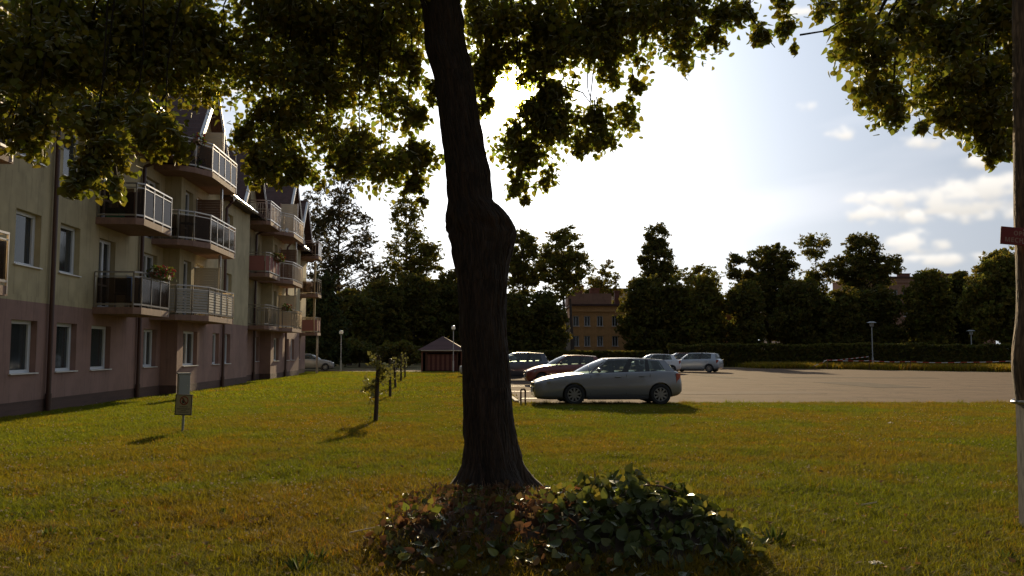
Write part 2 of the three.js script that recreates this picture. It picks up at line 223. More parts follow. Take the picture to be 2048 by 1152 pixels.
  function beam3(a, b, len, t) { const dy = b[1] - a[1], dz = b[2] - a[2], l = Math.hypot(dy, dz), g = new THREE.BoxGeometry(len, t, l + 0.1); g.rotateX(Math.atan2(dy, -dz)); return g.translate(a[0] + len / 2, (a[1] + b[1]) / 2, (a[2] + b[2]) / 2); }
  const gut = [[3, 6.2], [11.8, 14.7], [20.3, 23.6], [29.2, 31.2], [37.0, 41.8], [47.4, 49.8], [55.4, 57.5]];
  for (const [a, b] of gut) { const g = new THREE.CylinderGeometry(0.075, 0.075, b - a, 8, 1, false); g.rotateZ(Math.PI / 2); part(house, 'gutter', g.translate((a + b) / 2, 8.44, 1.06), M.flash); part(house, 'soffit', box(b - a, 0.1, 0.9, (a + b) / 2, 8.42, 0.5), M.darkwood); }
  for (const [c, n] of gables) {
    const hw = 2.75, ap = 12.05, sl = (ap - EAVE) / hw;
    const pts = [[c - hw, EAVE + 0.002], [c + hw, EAVE + 0.002], [c, ap]];
    const hz = c > 30 && n ? [[c - 1.3, 8.62, c - 0.35, 10.25], [c + 0.35, 8.62, c + 1.3, 10.25]] : [[c - 0.75, 8.62, c + 0.45, 10.25]];
    part(house, 'gable_wall', holed(pts, hz, 0.3).translate(0, 0, n - 0.3), M.cream);
    for (const [x0, y0, x1, y1] of hz) { const d = holder(house, 'balcony_door'); part(d, 'frame', [box(0.08, y1 - y0, 0.07, x0 + 0.04, (y0 + y1) / 2, n - 0.17), box(0.08, y1 - y0, 0.07, x1 - 0.04, (y0 + y1) / 2, n - 0.17), box(x1 - x0 - 0.16, 0.08, 0.07, (x0 + x1) / 2, y1 - 0.04, n - 0.17)], M.door); part(d, 'pane', box(x1 - x0 - 0.1, y1 - y0, 0.012, (x0 + x1) / 2, (y0 + y1) / 2, n - 0.19), M.pane); }
    const rf = holder(house, 'gable_roof'), ov = 0.35, L = Math.hypot(hw + ov, (hw + ov) * sl), ang = Math.atan(sl);
    for (const s of [-1, 1]) {
      const g = new THREE.BoxGeometry(L, 0.16, 6.4); RU(g); { const uv = g.attributes.uv, p = g.attributes.position; for (let i = 0; i < p.count; i++) uv.setXY(i, p.getZ(i) / 2, p.getX(i) / 2); } g.translate(L / 2, 0, -2.75 + n); g.rotateZ(-ang); if (s < 0) g.scale(-1, 1, 1), g.index.array.reverse(); 
      g.translate(c, ap + 0.12, 0); g.computeVertexNormals(); part(rf, 'slope', g.toNonIndexed(), M.tile).geometry.computeVertexNormals();
      const v = new THREE.BoxGeometry(L + 0.02, 0.2, 0.035); v.translate(L / 2, -0.01, n + 0.47); v.rotateZ(-ang); if (s < 0) { v.rotateY(Math.PI); v.translate(0, 0, 2 * n + 0.94); } v.translate(c, ap + 0.12, 0); part(rf, 'verge_board', v, M.pipe);
      const w = new THREE.BoxGeometry(L + 0.02, 0.03, 0.14); w.translate(L / 2, 0.105, n + 0.44); w.rotateZ(-ang); if (s < 0) { w.rotateY(Math.PI); w.translate(0, 0, 2 * n + 0.88); } w.translate(c, ap + 0.12, 0); part(rf, 'verge_flashing', w, M.flash);
    }
    part(rf, 'ridge_cap', bar(V(c, ap + 0.2, n + 0.48), V(c, ap + 0.2, n - 5.9), 0.11, 8), M.tile);
    if (c !== 34.2) { const ch = holder(house, 'chimney'); part(ch, 'stack', box(0.7, 1.7, 0.6, c - 2.9, 11.7, -4.2), M.pink); part(ch, 'cap', box(0.85, 0.1, 0.75, c - 2.9, 12.6, -4.2), M.pipe); }
  }
  for (const [s, n] of [[22.6, 0], [29.05, 0], [37.55, 0.6], [46.15, 0], [51.85, 0.6]]) { part(house, 'downpipe', [bar(V(s, 0.05, n + 0.1), V(s, 7.95, n + 0.1), 0.065, 8), bar(V(s, 7.95, n + 0.1), V(s + 0.15, 8.4, Math.max(n + 0.1, 1.0)), 0.06, 8), bar(V(s, 0.05, n + 0.1), V(s, 0.5, n + 0.1), 0.085, 8)], M.pipe); }
  // balconies
  const levels = [2.72, 5.42, 8.12];
  function balcony(path, wall, h, style, posts = []) {
    const b = holder(house, 'balcony'), inset = path.map(([s, n]) => [s, n]);
    part(b, 'floor_slab', slab([...inset, ...wall].map(([s, n]) => [s, n]), h, h + 0.2), M.slab);
    const P = path.map(([s, n]) => V(s, h + 0.2, n)), c = path.reduce((a, [s, n]) => a.add(V(s / path.length, 0, n / path.length)), V(0, 0, 0));
    for (const p of P) { const d = V(c.x - p.x, 0, c.z - p.z).normalize(); p.addScaledVector(d, 0.05); }
    for (let i = 0; i < P.length - 1; i++) {
      const a = P[i], e = P[i + 1], len = a.distanceTo(e); if (len < 0.05) continue; const up = (p, y) => p.clone().setY(h + 0.2 + y), nb = Math.max(1, Math.round(len / 0.85));
      part(b, 'handrail', beam(up(a, 1.06), up(e, 1.06), 0.06, 0.045), M.rail);
      part(b, 'rail', beam(up(a, 0.93), up(e, 0.93), 0.03, 0.03), M.rail);
      part(b, 'rail', beam(up(a, 0.09), up(e, 0.09), 0.035, 0.05), M.rail);
      for (let k = 0; k <= nb; k++) { if (k === nb && i < P.length - 2) continue; const p = a.clone().lerp(e, k / nb); part(b, 'post', box(0.04, 1.2, 0.04, p.x, h + 0.2 + 0.44, p.z), M.rail); }
      for (let k = 0; k < nb; k++) {
        const p = a.clone().lerp(e, (k + 0.06) / nb), q = a.clone().lerp(e, (k + 0.94) / nb);
        if (style === 'reed') { for (let j = 0; j < 8; j++) part(b, 'slat', beam(up(p, 0.17 + j * 0.1), up(q, 0.17 + j * 0.1), 0.012, 0.075), M.reedgrey); }
        else if (style === 'bars') { const n = Math.floor(p.distanceTo(q) / 0.12); const g = []; for (let j = 0; j <= n; j++) { const r = p.clone().lerp(q, j / n); g.push(box(0.014, 0.82, 0.014, r.x, h + 0.2 + 0.51, r.z)); } part(b, 'bars', g, M.rail); }
        else part(b, 'infill_panel', beam(up(p, 0.51), up(q, 0.51), 0.008, 0.76), style === 'cloth' ? M.cloth : M.infill);
      }
    }
    return b;
  }
  M.reedgrey = mat(0.34, 0.31, 0.27, 0.7);
  function screen(s, n0, n1, h, m) { const b = holder(house, 'privacy_screen'); part(b, 'screen_post', [box(0.05, 1.95, 0.05, s, h + 1.0, n0 + 0.05), box(0.05, 1.95, 0.05, s, h + 1.0, n1)], M.rail); for (let j = 0; j < 18; j++) part(b, 'slat', box(0.02, 0.092, n1 - n0 - 0.08, s, h + 0.2 + j * 0.1, (n0 + n1) / 2), m); }
  const A = (s0, s1, n = 1.35) => [[s0, 0], [s0, n - 0.18], [s0 + 0.2, n], [s1, n], [s1, 0]];
  const B = (s0, s1) => [[s0, 0], [s0 + 0.15, 0.85], [s0 + 0.55, 1.3], [s0 + 1.35, 1.7], [s1, 1.7], [s1, 0.6]];
  const styleA = [['glass', 'glass', 'glass'], ['bars', 'cloth', 'bars'], ['cloth', 'glass', 'glass']];
  [[25.4, 28.15], [43.5, 46.3], [59.7, 61.4]].forEach(([a, b], u) => levels.forEach((h, k) => balcony(A(a, b), [], h, styleA[u][k])));
  [[12.2, 17.1, 13.4], [30.2, 35.15, 31.5], [47.0, 51.5, 48.0]].forEach(([a, b, st], u) => levels.forEach((h, k) => {
    balcony(B(a, b), [[st, 0.6], [st, 0]], h, u === 1 && k === 0 ? 'reed' : u === 2 ? 'bars' : 'glass');
    const c = lerp(a, b, 0.62); screen(c, 0.6, 1.62, h + 0.2, k === 1 ? M.wood : M.reed);
    if (k < 2) part(house, 'balcony_post', box(0.09, 2.5, 0.09, c + 0.35, h + 0.2 + 1.25, 1.5), M.steel);
  }));
  part(house, 'balcony_post', box(0.14, 2.72, 0.14, 60.9, 1.36, 1.2), M.steel); part(house, 'balcony_post', box(0.14, 5.3, 0.14, 61.2, 5.4, 0.9), M.cream);
  // upper railing frame beside the third floor screen
  part(house, 'roof_railing', [beam(V(33.6, 10.2, 0.7), V(33.6, 10.2, 1.3), 0.05, 0.05), beam(V(33.6, 10.2, 1.3), V(35.1, 9.8, 1.65), 0.05, 0.05), bar(V(35.1, 8.3, 1.65), V(35.1, 9.8, 1.65), 0.025)], M.rail);
}
// ---------------------------------------------------------------- far buildings
function farBuilding(name, label, x0, x1, z, hgt, m, rows, colX, ww, extra) {
  const b = thing(name, label, 'building', [(x0 + x1) / 2, 0, z]), w = x1 - x0, holes = [];
  for (const [y0, y1] of rows) for (const x of colX) holes.push([x - ww / 2 - (x0 + x1) / 2, y0, x + ww / 2 - (x0 + x1) / 2, y1]);
  part(b, 'wall', holed([[-w / 2, 0], [w / 2, 0], [w / 2, hgt], [-w / 2, hgt]], holes, 0.4).translate(0, 0, -0.4), m);
  part(b, 'wall', [box(0.4, hgt, 11, -w / 2 + 0.2, hgt / 2, -5.9), box(0.4, hgt, 11, w / 2 - 0.2, hgt / 2, -5.9), box(w - 0.8, hgt, 0.4, 0, hgt / 2, -11.2)], m);
  const r = part(b, 'roof', box(w + 0.5, 0.25, 12, 0, hgt + 0.127, -5.7), M.tile);
  part(b, 'cornice', box(w + 0.2, 0.3, 0.2, 0, hgt - 0.7, 0.102), m);
  for (const [a, y0, c, y1] of holes) { const g = holder(b, 'window'); part(g, 'frame', [box(0.08, y1 - y0, 0.08, a + 0.04, (y0 + y1) / 2, -0.25), box(0.08, y1 - y0, 0.08, c - 0.04, (y0 + y1) / 2, -0.25), box(0.06, y1 - y0, 0.08, (a + c) / 2, (y0 + y1) / 2, -0.25), box(c - a, 0.08, 0.08, (a + c) / 2, y1 - 0.04, -0.252)], M.upvc); part(g, 'pane', box(c - a, y1 - y0, 0.02, (a + c) / 2, (y0 + y1) / 2, -0.3), M.pane); part(g, 'sill', box(c - a + 0.2, 0.07, 0.3, (a + c) / 2, y0 - 0.04, 0.0), M.sill); }
  if (extra) extra(b, r);
  return b;
}
const FM = { yellow: mat(0.46, 0.25, 0.1, 0.9, { map: plasterTone }), pale: mat(0.42, 0.36, 0.3, 0.9, { map: plasterTone }), orange: mat(0.44, 0.19, 0.08, 0.9, { map: plasterTone }), brown: mat(0.3, 0.17, 0.12, 0.9, { map: plasterTone }), brick: mat(0.24, 0.1, 0.07, 0.9, { map: grit }), shed: mat(0.12, 0.035, 0.028, 0.9, { map: grit }) };
const chim = (r, list, y) => list.forEach(([x, w, h]) => { part(r, 'chimney', [box(w, h, 0.9, x, y + h / 2, -5), box(w + 0.25, 0.15, 1.1, x, y + h + 0.075, -5)], FM.brick); });
{
  const xs = (list, d) => list.map((p) => gx(p, d)), d = 124;
  farBuilding('office_building', 'yellow two storey building behind the parked cars', gx(1143, d), gx(1254, d), -d, hgt(612, d), FM.yellow, [[hgt(652, d), hgt(632, d)], [hgt(692, d), hgt(672, d)]], xs([1152, 1174.5, 1200, 1230], d), 0.85, (b, r) => {
    part(r, 'roof_block', box(6.5, 1.7, 6, -1.2, hgt(612, d) + 1.1, -5), FM.brown); chim(r, [[-2.6, 1.6, 3.0], [-0.2, 1.4, 2.6], [3.2, 0.7, 2.2]], hgt(612, d) + 0.2); });
  farBuilding('office_building', 'pale low building wing left of the yellow two storey building', gx(960, d), gx(1142, d), -d - 0.6, hgt(640, d), FM.pale, [[hgt(692, d), hgt(672, d)]], xs([1030, 1058, 1086, 1112], d), 0.9);
  farBuilding('office_building', 'orange building wing seen between columnar trees right of the tall poplar', gx(1256, d), gx(1482, d), -d - 0.4, hgt(622, d), FM.orange, [[hgt(660, d), hgt(642, d)], [hgt(696, d), hgt(678, d)]], xs([1275, 1310, 1440, 1462], d), 0.9, (b, r) => chim(r, [[5.8, 1.5, 2.3], [7.6, 1.6, 1.4]], hgt(622, d) + 0.2));
  farBuilding('tower_building', 'grey block rising behind the yellow building roof', gx(1196, 190), gx(1262, 190), -190, hgt(579, 190), FM.pale, [[9.5, 11]], [gx(1215, 190), gx(1230, 190)], 1.2);
  farBuilding('apartment_block', 'pale and orange house end between the trees left of the brown block', gx(1560, 140), gx(1712, 140), -140, hgt(606, 140), FM.pale, [[hgt(640, 140), hgt(626, 140)], [hgt(690, 140), hgt(676, 140)]], xs([1590, 1620, 1688], 140), 1.1, (b) => part(b, 'stair_bay', box(3.2, hgt(600, 140), 0.9, 0.9, hgt(600, 140) / 2, 0.45), FM.orange));
  farBuilding('apartment_block', 'brown four storey block with roof chimneys behind the trees on the right', gx(1716, 150), gx(1990, 150), -150, hgt(556, 150), FM.brown, [0, 1, 2, 3].map((k) => [1.4 + k * 3.2, 2.9 + k * 3.2]), xs([1740, 1790, 1815, 1840, 1890, 1930, 1960], 150), 1.3, (b, r) => chim(r, [[-10.5, 1.0, 1.3], [-6.3, 2.4, 1.1], [-1.5, 2.0, 0.9], [3, 0.9, 1.2], [6.5, 2.6, 0.9], [9.5, 0.8, 1.3]], hgt(556, 150) + 0.2));
  // red shelter with a hipped roof at the end of the lawn
  const S = thing('bin_shelter', 'small dark red shelter with hipped roof at the far end of the lawn', 'shelter', [gx(884, 69), 0, -69]);
  part(S, 'wall', [box(0.12, 1.7, 2.4, -1.6, 0.85, -1.2), box(0.12, 1.7, 2.4, 1.6, 0.85, -1.2), box(3.1, 1.7, 0.12, 0, 0.85, -2.3)], FM.brick);
  for (let i = 0; i < 12; i++) part(S, 'board', box(0.2, 1.3, 0.04, -1.05 + i * 0.19, 0.72, 0.0), i % 2 ? FM.shed : FM.brick);
  part(S, 'frame', [box(0.1, 1.7, 0.1, -1.25, 0.85, 0.03), box(0.1, 1.7, 0.1, 1.25, 0.85, 0.03), box(3.2, 0.12, 0.1, 0, 1.6, 0.03)], M.rust);
  const r = new THREE.ConeGeometry(2.75, 1.15, 4); r.rotateY(Math.PI / 4); r.scale(1, 1, 0.75); part(S, 'roof', r.translate(0, 2.28, -1.1), mat(0.07, 0.024, 0.02, 0.85, { map: tileTone }));
  part(S, 'gutter', box(3.3, 0.07, 0.08, 0, 1.68, 0.42), M.steel);
}

// ---------------------------------------------------------------- trees beyond the lawn and the lot
const FL = { dark: leafMat(0.105, 0.105, 0.018, 0.5), mid: leafMat(0.15, 0.15, 0.024, 0.55), gold: leafMat(0.15, 0.14, 0.03, 0.5), grey: leafMat(0.1, 0.095, 0.045, 0.42), conifer: leafMat(0.045, 0.06, 0.02, 0.25) };
let treeSeed = 100;
function tree(name, label, x, d, Ht, blobs, o = {}) {      // blobs: [dx, y, rx, ry] in metres about the trunk foot
  const r = RNG(treeSeed += 7), t = thing(name, label, 'tree', [x, 0, -d], 0, o.group), { n = 70, per = 55, clump = 0.85, leaf = 0.5, trunk = 0.25, m = FL.mid, first = 0.3, bark = M.farbark, lean = 0, gap = 0 } = o;
  const crownTop = Math.max(...blobs.map((b) => b[1] + b[3])), trunkTop = crownTop * (o.reach ?? 0.86), tips = [], list = [];
  const pts = []; for (let i = 0; i <= 7; i++) { const k = i / 7; pts.push([V(lean * k * k + (r() - 0.5) * 0.3 * k, k * trunkTop, (r() - 0.5) * 0.3 * k), trunk * (1 - 0.85 * k) * (i ? 1 : 1.35)]); }
  const limb = (k) => { const f = clamp(k, 0, 1) * 7, i = Math.min(6, Math.floor(f)); return pts[i][0].clone().lerp(pts[i + 1][0], f - i); };
  const tg = []; for (let i = 0; i < 7; i++) tg.push(bar(pts[i][0], pts[i + 1][0], pts[i][1], 8, pts[i + 1][1]));
  if (o.twin) { const a = V(o.twin, 0, 0.4), b = V(o.twin * 0.7, trunkTop * 0.55, 0.2); tg.push(bar(a, b, trunk, 7, trunk * 0.5)); }
  part(t, 'trunk', tg, bark);
  const area = blobs.reduce((s, b) => s + b[2] * b[3], 0), lg = [];
  for (const [bx, by, rx, ry] of blobs) {
    const cnt = Math.max(4, Math.round(n * rx * ry / area)), rz = o.round ?? Math.min(rx, 3.2);
    for (let i = 0; i < cnt; i++) {
      const a = r() * 6.283, u = r() * 2 - 1, q = Math.sqrt(1 - u * u), R = (0.45 + 0.55 * r() ** 0.6), c = V(bx + Math.cos(a) * q * rx * R, by + u * ry * R, Math.sin(a) * q * rz * R); 
      if (c.y < 0.7) continue;
      tips.push(c); if (i % (o.limbEvery ?? 3) === 0) { const from = limb(clamp((c.y - 0.35 * Math.hypot(c.x, c.z) - 0.5) / trunkTop, first, 0.97)); const mid = from.clone().lerp(c, 0.55).add(V(0, 0.25, 0)); lg.push(bar(from, mid, trunk * 0.22, 4, trunk * 0.14), bar(mid, c, trunk * 0.14, 4, trunk * 0.05)); }
      const cs = clump * (0.6 + 0.8 * r()), num = Math.round(per * (0.5 + r()));
      for (let k = 0; k < num; k++) { const a2 = r() * 6.283, u2 = r() * 2 - 1, R2 = cs * (gap ? r() ** 0.5 : Math.cbrt(r())), q2 = Math.sqrt(1 - u2 * u2); const p = V(c.x + Math.cos(a2) * q2 * R2 * 1.15, c.y + u2 * R2 * 0.75, c.z + Math.sin(a2) * q2 * R2); list.push([mtx(p, r() * 3, r() * 6.3, r() * 3, leaf * (0.6 + 0.7 * r())), leafTints(r, [1, 1, 1], 0.6)]); }
    }
  }
  if (lg.length) part(t, 'limbs', lg, bark);
  instanced(t, 'crown', tuftLeaf, m, list);
  return t;
}
{
  const T = (name, label, px, topY, d, half, o, shape) => { const x = gx(px, d), Ht = hgt(topY, d), w = half / F * d; tree(name, label, x, d, Ht, shape(Ht, w), o); };
  const oval = (low) => (h, w) => [[0, lerp(low, h, 0.45), w, (h - low) * 0.42], [w * 0.2, lerp(low, h, 0.75), w * 0.72, (h - low) * 0.25], [-w * 0.3, lerp(low, h, 0.6), w * 0.6, (h - low) * 0.22]];
  const column = (h, w) => [[0, h * 0.5, w, h * 0.47], [0, h * 0.72, w * 0.85, h * 0.27], [0, h * 0.3, w * 0.9, h * 0.28]];
  const spire = (h, w) => [[0, h * 0.9, w * 0.42, h * 0.09], [0, h * 0.75, w * 0.75, h * 0.13], [0, h * 0.55, w, h * 0.17], [0, h * 0.35, w, h * 0.2]];
  const loose = (h, w) => [[0, h * 0.62, w, h * 0.2], [-w * 0.25, h * 0.8, w * 0.75, h * 0.14], [w * 0.3, h * 0.42, w * 0.9, h * 0.16], [0, h * 0.93, w * 0.5, h * 0.06], [-w * 0.4, h * 0.5, w * 0.6, h * 0.14]];
  const crownHigh = (h, w) => [[0, h * 0.82, w * 0.8, h * 0.13], [-w * 0.45, h * 0.68, w * 0.6, h * 0.12], [w * 0.45, h * 0.7, w * 0.6, h * 0.12], [0, h * 0.55, w * 0.7, h * 0.1], [w * 0.1, h * 0.93, w * 0.45, h * 0.06]];
  T('birch_tree', 'tall pale loose tree with visible limbs beyond the end of the apartment block', 676, 340, 128, 78, { m: FL.grey, n: 330, per: 15, clump: 0.95, leaf: 0.4, trunk: 0.36, bark: M.farbark, gap: 1, limbEvery: 2 }, loose);
  T('tall_tree', 'tall dark open tree seen just left of the big trunk', 812, 372, 130, 62, { m: FL.mid, n: 260, per: 18, clump: 1.0, leaf: 0.42, trunk: 0.42, gap: 1 }, (h, w) => [[0, h * 0.85, w * 0.45, h * 0.13], [0, h * 0.62, w * 0.85, h * 0.16], [w * 0.55, h * 0.55, w * 0.6, h * 0.1], [-w * 0.2, h * 0.4, w, h * 0.16], [w * 0.8, h * 0.62, w * 0.35, h * 0.05]]);
  const dark = { m: FL.dark, n: 130, per: 42, clump: 1.0, leaf: 0.46, trunk: 0.25 };
  T('spruce_tree', 'dark drooping spruce beside the far end of the apartment block', 652, 560, 80, 36, { m: FL.conifer, n: 120, per: 60, clump: 0.8, leaf: 0.42, trunk: 0.18 }, (h, w) => [[0, h * 0.9, w * 0.25, h * 0.1], [0, h * 0.7, w * 0.5, h * 0.14], [0, h * 0.48, w * 0.8, h * 0.16], [0, h * 0.24, w, h * 0.2]]);
  T('broadleaf_tree', 'dark bushy tree behind the lamp at the end of the building', 700, 585, 98, 52, dark, oval(0.6));
  T('broadleaf_tree', 'dark bushy tree straight behind the nearest staked sapling', 760, 562, 104, 56, dark, oval(0.6));
  T('broadleaf_tree', 'dark rounded tree above the red shelter on its left', 826, 552, 108, 52, dark, oval(0.6));
  T('broadleaf_tree', 'dark tree behind the red shelter touching the big trunk', 892, 540, 112, 46, dark, oval(0.6));
  T('broadleaf_tree', 'dark tree hidden mostly by the big foreground trunk', 950, 560, 114, 46, dark, oval(0.6));
  T('broadleaf_tree', 'dark low tree filling the gap between apartment block and spruce', 610, 590, 104, 46, dark, oval(0.6));
  T('shrub', 'dark low shrub at the lawn end left of the red shelter', 800, 690, 84, 40, { ...dark, n: 60, clump: 0.7, leaf: 0.36, trunk: 0.08 }, (h, w) => [[0, h * 0.5, w, h * 0.5]]);
  T('shrub', 'dark low shrub under the lamp near the building end', 720, 685, 88, 50, { ...dark, n: 60, clump: 0.8, leaf: 0.36, trunk: 0.08 }, (h, w) => [[0, h * 0.5, w, h * 0.5]]);
  const open = { m: FL.mid, n: 150, per: 21, clump: 0.8, leaf: 0.4, trunk: 0.3, gap: 1, first: 0.45 };
  T('ash_tree', 'open crowned tree just right of the big trunk', 1046, 458, 121, 42, open, crownHigh);
  T('ash_tree', 'open crowned tree with twin pale trunks in front of the yellow building edge', 1128, 452, 117, 54, { ...open, n: 170, twin: 1.2 }, crownHigh);
  T('ash_tree', 'smaller loose tree above the left roof of the yellow building', 1206, 524, 150, 38, { ...open, n: 100 }, oval(5));
  T('hornbeam_tree', 'dark clipped tree between big trunk and the pale wing', 1032, 594, 107, 30, dark, column);
  T('hornbeam_tree', 'dark clipped tree under the twin trunked ash', 1092, 588, 109, 38, dark, column);
  T('poplar_tree', 'tall pointed poplar towering over the clipped trees', 1314, 440, 126, 46, { m: FL.dark, n: 260, per: 30, clump: 0.75, leaf: 0.42, trunk: 0.4, gap: 1 }, spire);
  T('hornbeam_tree', 'clipped columnar tree at the right corner of the yellow building', 1290, 556, 113, 42, { ...dark, n: 150 }, column);
  T('hornbeam_tree', 'clipped columnar tree in front of the tall poplar', 1352, 560, 114, 40, { ...dark, n: 130 }, column);
  T('hornbeam_tree', 'clipped columnar tree with green rounded top right of the poplar', 1408, 553, 112, 38, { ...dark, m: FL.mid, n: 150 }, column);
  T('ash_tree', 'flat topped tree showing above the clipped trees right of the poplar', 1398, 524, 150, 42, { ...open, n: 100 }, (h, w) => [[0, h * 0.86, w, h * 0.1], [0, h * 0.7, w * 0.9, h * 0.14]]);
  T('hornbeam_tree', 'narrow clipped tree right of the gap with the orange wing', 1490, 560, 110, 30, { ...dark, n: 120 }, column);
  T('maple_tree', 'broad dark maple with small side crown at the left of the right tree group', 1538, 482, 120, 66, { ...dark, n: 300, per: 30, clump: 0.85, trunk: 0.4, gap: 1 }, (h, w) => [[0.1 * w, h * 0.8, w * 0.7, h * 0.17], [w * 0.3, h * 0.6, w * 0.75, h * 0.2], [-w * 0.98, h * 0.8, w * 0.22, h * 0.1], [-w * 0.5, h * 0.6, w * 0.6, h * 0.16], [0, h * 0.38, w * 0.9, h * 0.18]]);
  T('ash_tree', 'tall thin tree with a high tuft right of the broad maple', 1634, 462, 126, 36, { ...open, n: 120 }, (h, w) => [[0, h * 0.88, w * 0.85, h * 0.1], [w * 0.3, h * 0.68, w * 0.55, h * 0.08], [-w * 0.3, h * 0.6, w * 0.8, h * 0.12], [0, h * 0.42, w, h * 0.12]]);
  T('hornbeam_tree', 'dark bushy tree under the tall thin ash', 1604, 560, 112, 48, { ...dark, n: 150 }, column);
  T('maple_tree', 'wide spreading maple with layered crown before the brown block', 1728, 466, 122, 68, { ...open, m: FL.dark, n: 240, per: 26, trunk: 0.35 }, (h, w) => [[0, h * 0.87, w * 0.5, h * 0.12], [w * 0.5, h * 0.73, w * 0.6, h * 0.1], [-w * 0.45, h * 0.72, w * 0.55, h * 0.09], [w * 0.05, h * 0.65, w * 0.8, h * 0.08], [0, h * 0.5, w * 0.6, h * 0.1]]);
  T('hornbeam_tree', 'dark clipped tree left below the wide spreading maple', 1680, 580, 110, 42, { ...dark, n: 140 }, column);
  T('hornbeam_tree', 'dark clipped tree right below the wide spreading maple', 1752, 575, 111, 44, { ...dark, n: 150 }, column);
  T('hornbeam_tree', 'green topped clipped tree in front of the brown block', 1858, 540, 110, 42, { ...dark, m: FL.mid, n: 170 }, column);
  T('hornbeam_tree', 'dark clipped tree right of the green topped one before the brown block', 1918, 548, 112, 38, { ...dark, n: 150 }, column);
  T('broadleaf_tree', 'large dark tree at the right edge behind the wooden pole', 2004, 490, 98, 62, { ...dark, m: FL.mid, n: 220, trunk: 0.3 }, oval(1.5));
  T('broadleaf_tree', 'dark tree beyond the right edge behind the barrier tape', 2095, 500, 100, 60, dark, oval(0.6));
  // hedge along the far side of the lot
  const hedge = (name, label, a, b, hh, seed, dens) => { const r = RNG(seed), root = thing(name, label, 'hedge', [a[0], 0, a[1]]), L = Math.hypot(b[0] - a[0], b[1] - a[1]), dir = V((b[0] - a[0]) / L, 0, (b[1] - a[1]) / L), nr = V(-dir.z, 0, dir.x), list = []; const core = []; for (let s = 0.5; s < L; s += 1) { const q = hh * (0.8 + 0.08 * fbm(s * 0.7, seed)); core.push(box(1.02, q, 0.7, dir.x * s, q / 2, dir.z * s, Math.atan2(-dir.z, dir.x))); } part(root, 'branches', core, M.twig);
    for (let i = 0; i < L * dens; i++) { const s = r() * L, face = r(), top = hh * (0.9 + 0.2 * fbm(s * 0.5, seed)), y = face < 0.3 ? top - 0.1 * r() : r() * top, o = face < 0.3 ? (r() - 0.5) * 1.1 : (r() < 0.75 ? 0.5 : -0.5) + (r() - 0.5) * 0.25; list.push([mtx(V(dir.x * s + nr.x * o, y, dir.z * s + nr.z * o), r() * 3, r() * 6.3, r() * 3, 0.2 + 0.22 * r()), leafTints(r, [1, 1, 1], 0.6)]); }
    instanced(root, 'foliage', tuftLeaf, FL.dark, list); };
  hedge('hedge', 'long dark clipped hedge along the far side of the parking lot', [16.5, -90], [52, -89], 2.2, 41, 260);
  hedge('hedge', 'low dark hedge behind the row of parked cars', [-3, -98], [17, -97], 1.5, 43, 160);
  hedge('hedge', 'tall dark hedge closing the lawn behind the spruce and the red shelter', [-48, -120], [0, -121], 6.5, 47, 220);
  // trees along the street behind the viewer, which keep the trunk and the heap in shade
  [[-9, 9], [-4, 14], [1.5, 8.5], [6, 13], [11, 9]].forEach(([x, z], i) => tree('street_tree', ['leftmost street tree behind the viewer', 'second street tree behind the viewer from the left', 'middle street tree behind the viewer', 'fourth street tree behind the viewer from the left', 'rightmost street tree behind the viewer'][i], x, -z, 11, [[0, 7, 3.6, 3.6], [0.8, 4.6, 3.2, 1.8], [-0.9, 9.4, 2.4, 1.8]], { n: 130, per: 40, clump: 1.3, leaf: 0.5, trunk: 0.3, m: FL.dark, round: 3.4 }));
}
// ---------------------------------------------------------------- parked cars: local +x is forward
const CSG = new Evaluator(); CSG.attributes = ['position', 'normal']; CSG.useGroups = false;
const glassMat = phys(0.36, 0.42, 0.4, 0.03, { transmission: 0.9, thickness: 0, ior: 1.5 });
const CM = { tyre: mat(0.018, 0.018, 0.018, 0.85), rim: mat(0.26, 0.26, 0.26, 0.4, { metalness: 0.8 }), trim: mat(0.02, 0.02, 0.02, 0.5), seat: mat(0.05, 0.05, 0.055, 0.9), lamp: phys(0.2, 0.2, 0.2, 0.08, { clearcoat: 1 }), red: phys(0.3, 0.02, 0.015, 0.15, { clearcoat: 1 }), plate: mat(0.4, 0.4, 0.38, 0.6), under: mat(0.012, 0.012, 0.012, 0.95) };
const paintOf = (r, g, b, metal = 0.55) => phys(r, g, b, 0.36, { metalness: metal, clearcoat: 1, clearcoatRoughness: 0.09 });
function makeWheel(parent, x, y, z, side, R) {
  const w = holder(parent, 'wheel'); w.position.set(x, y, z); if (side < 0) w.rotation.y = Math.PI;      // outer face towards local +z
  const pr = [[0.62, -0.1], [0.9, -0.105], [0.985, -0.075], [1, 0], [0.985, 0.075], [0.9, 0.105], [0.66, 0.1], [0.62, 0.06]].map(([r, t]) => new THREE.Vector2(r * R, t)); const ty = new THREE.LatheGeometry(pr, 36); ty.rotateX(Math.PI / 2); part(w, 'tyre', ty, CM.tyre);
  const rr = new THREE.LatheGeometry([[0.6, 0.085], [0.655, 0.1], [0.64, 0.06], [0.58, -0.06]].map(([r, t]) => new THREE.Vector2(r * R, t)), 32); rr.rotateX(Math.PI / 2); const sp = [rr];
  for (let i = 0; i < 9; i++) { const a = i / 9 * 6.283, g = new THREE.BoxGeometry(0.05, 0.46 * R, 0.03); g.translate(0, 0.37 * R, 0.075); g.rotateZ(a); sp.push(g); } const hub = new THREE.CylinderGeometry(0.16 * R, 0.18 * R, 0.05, 18); hub.rotateX(Math.PI / 2); sp.push(hub.translate(0, 0, 0.08)); part(w, 'rim', sp, CM.rim);
  const bk = new THREE.CylinderGeometry(0.6 * R, 0.6 * R, 0.03, 20); bk.rotateX(Math.PI / 2); part(w, 'brake_disc', bk.translate(0, 0, -0.01), CM.under);
}
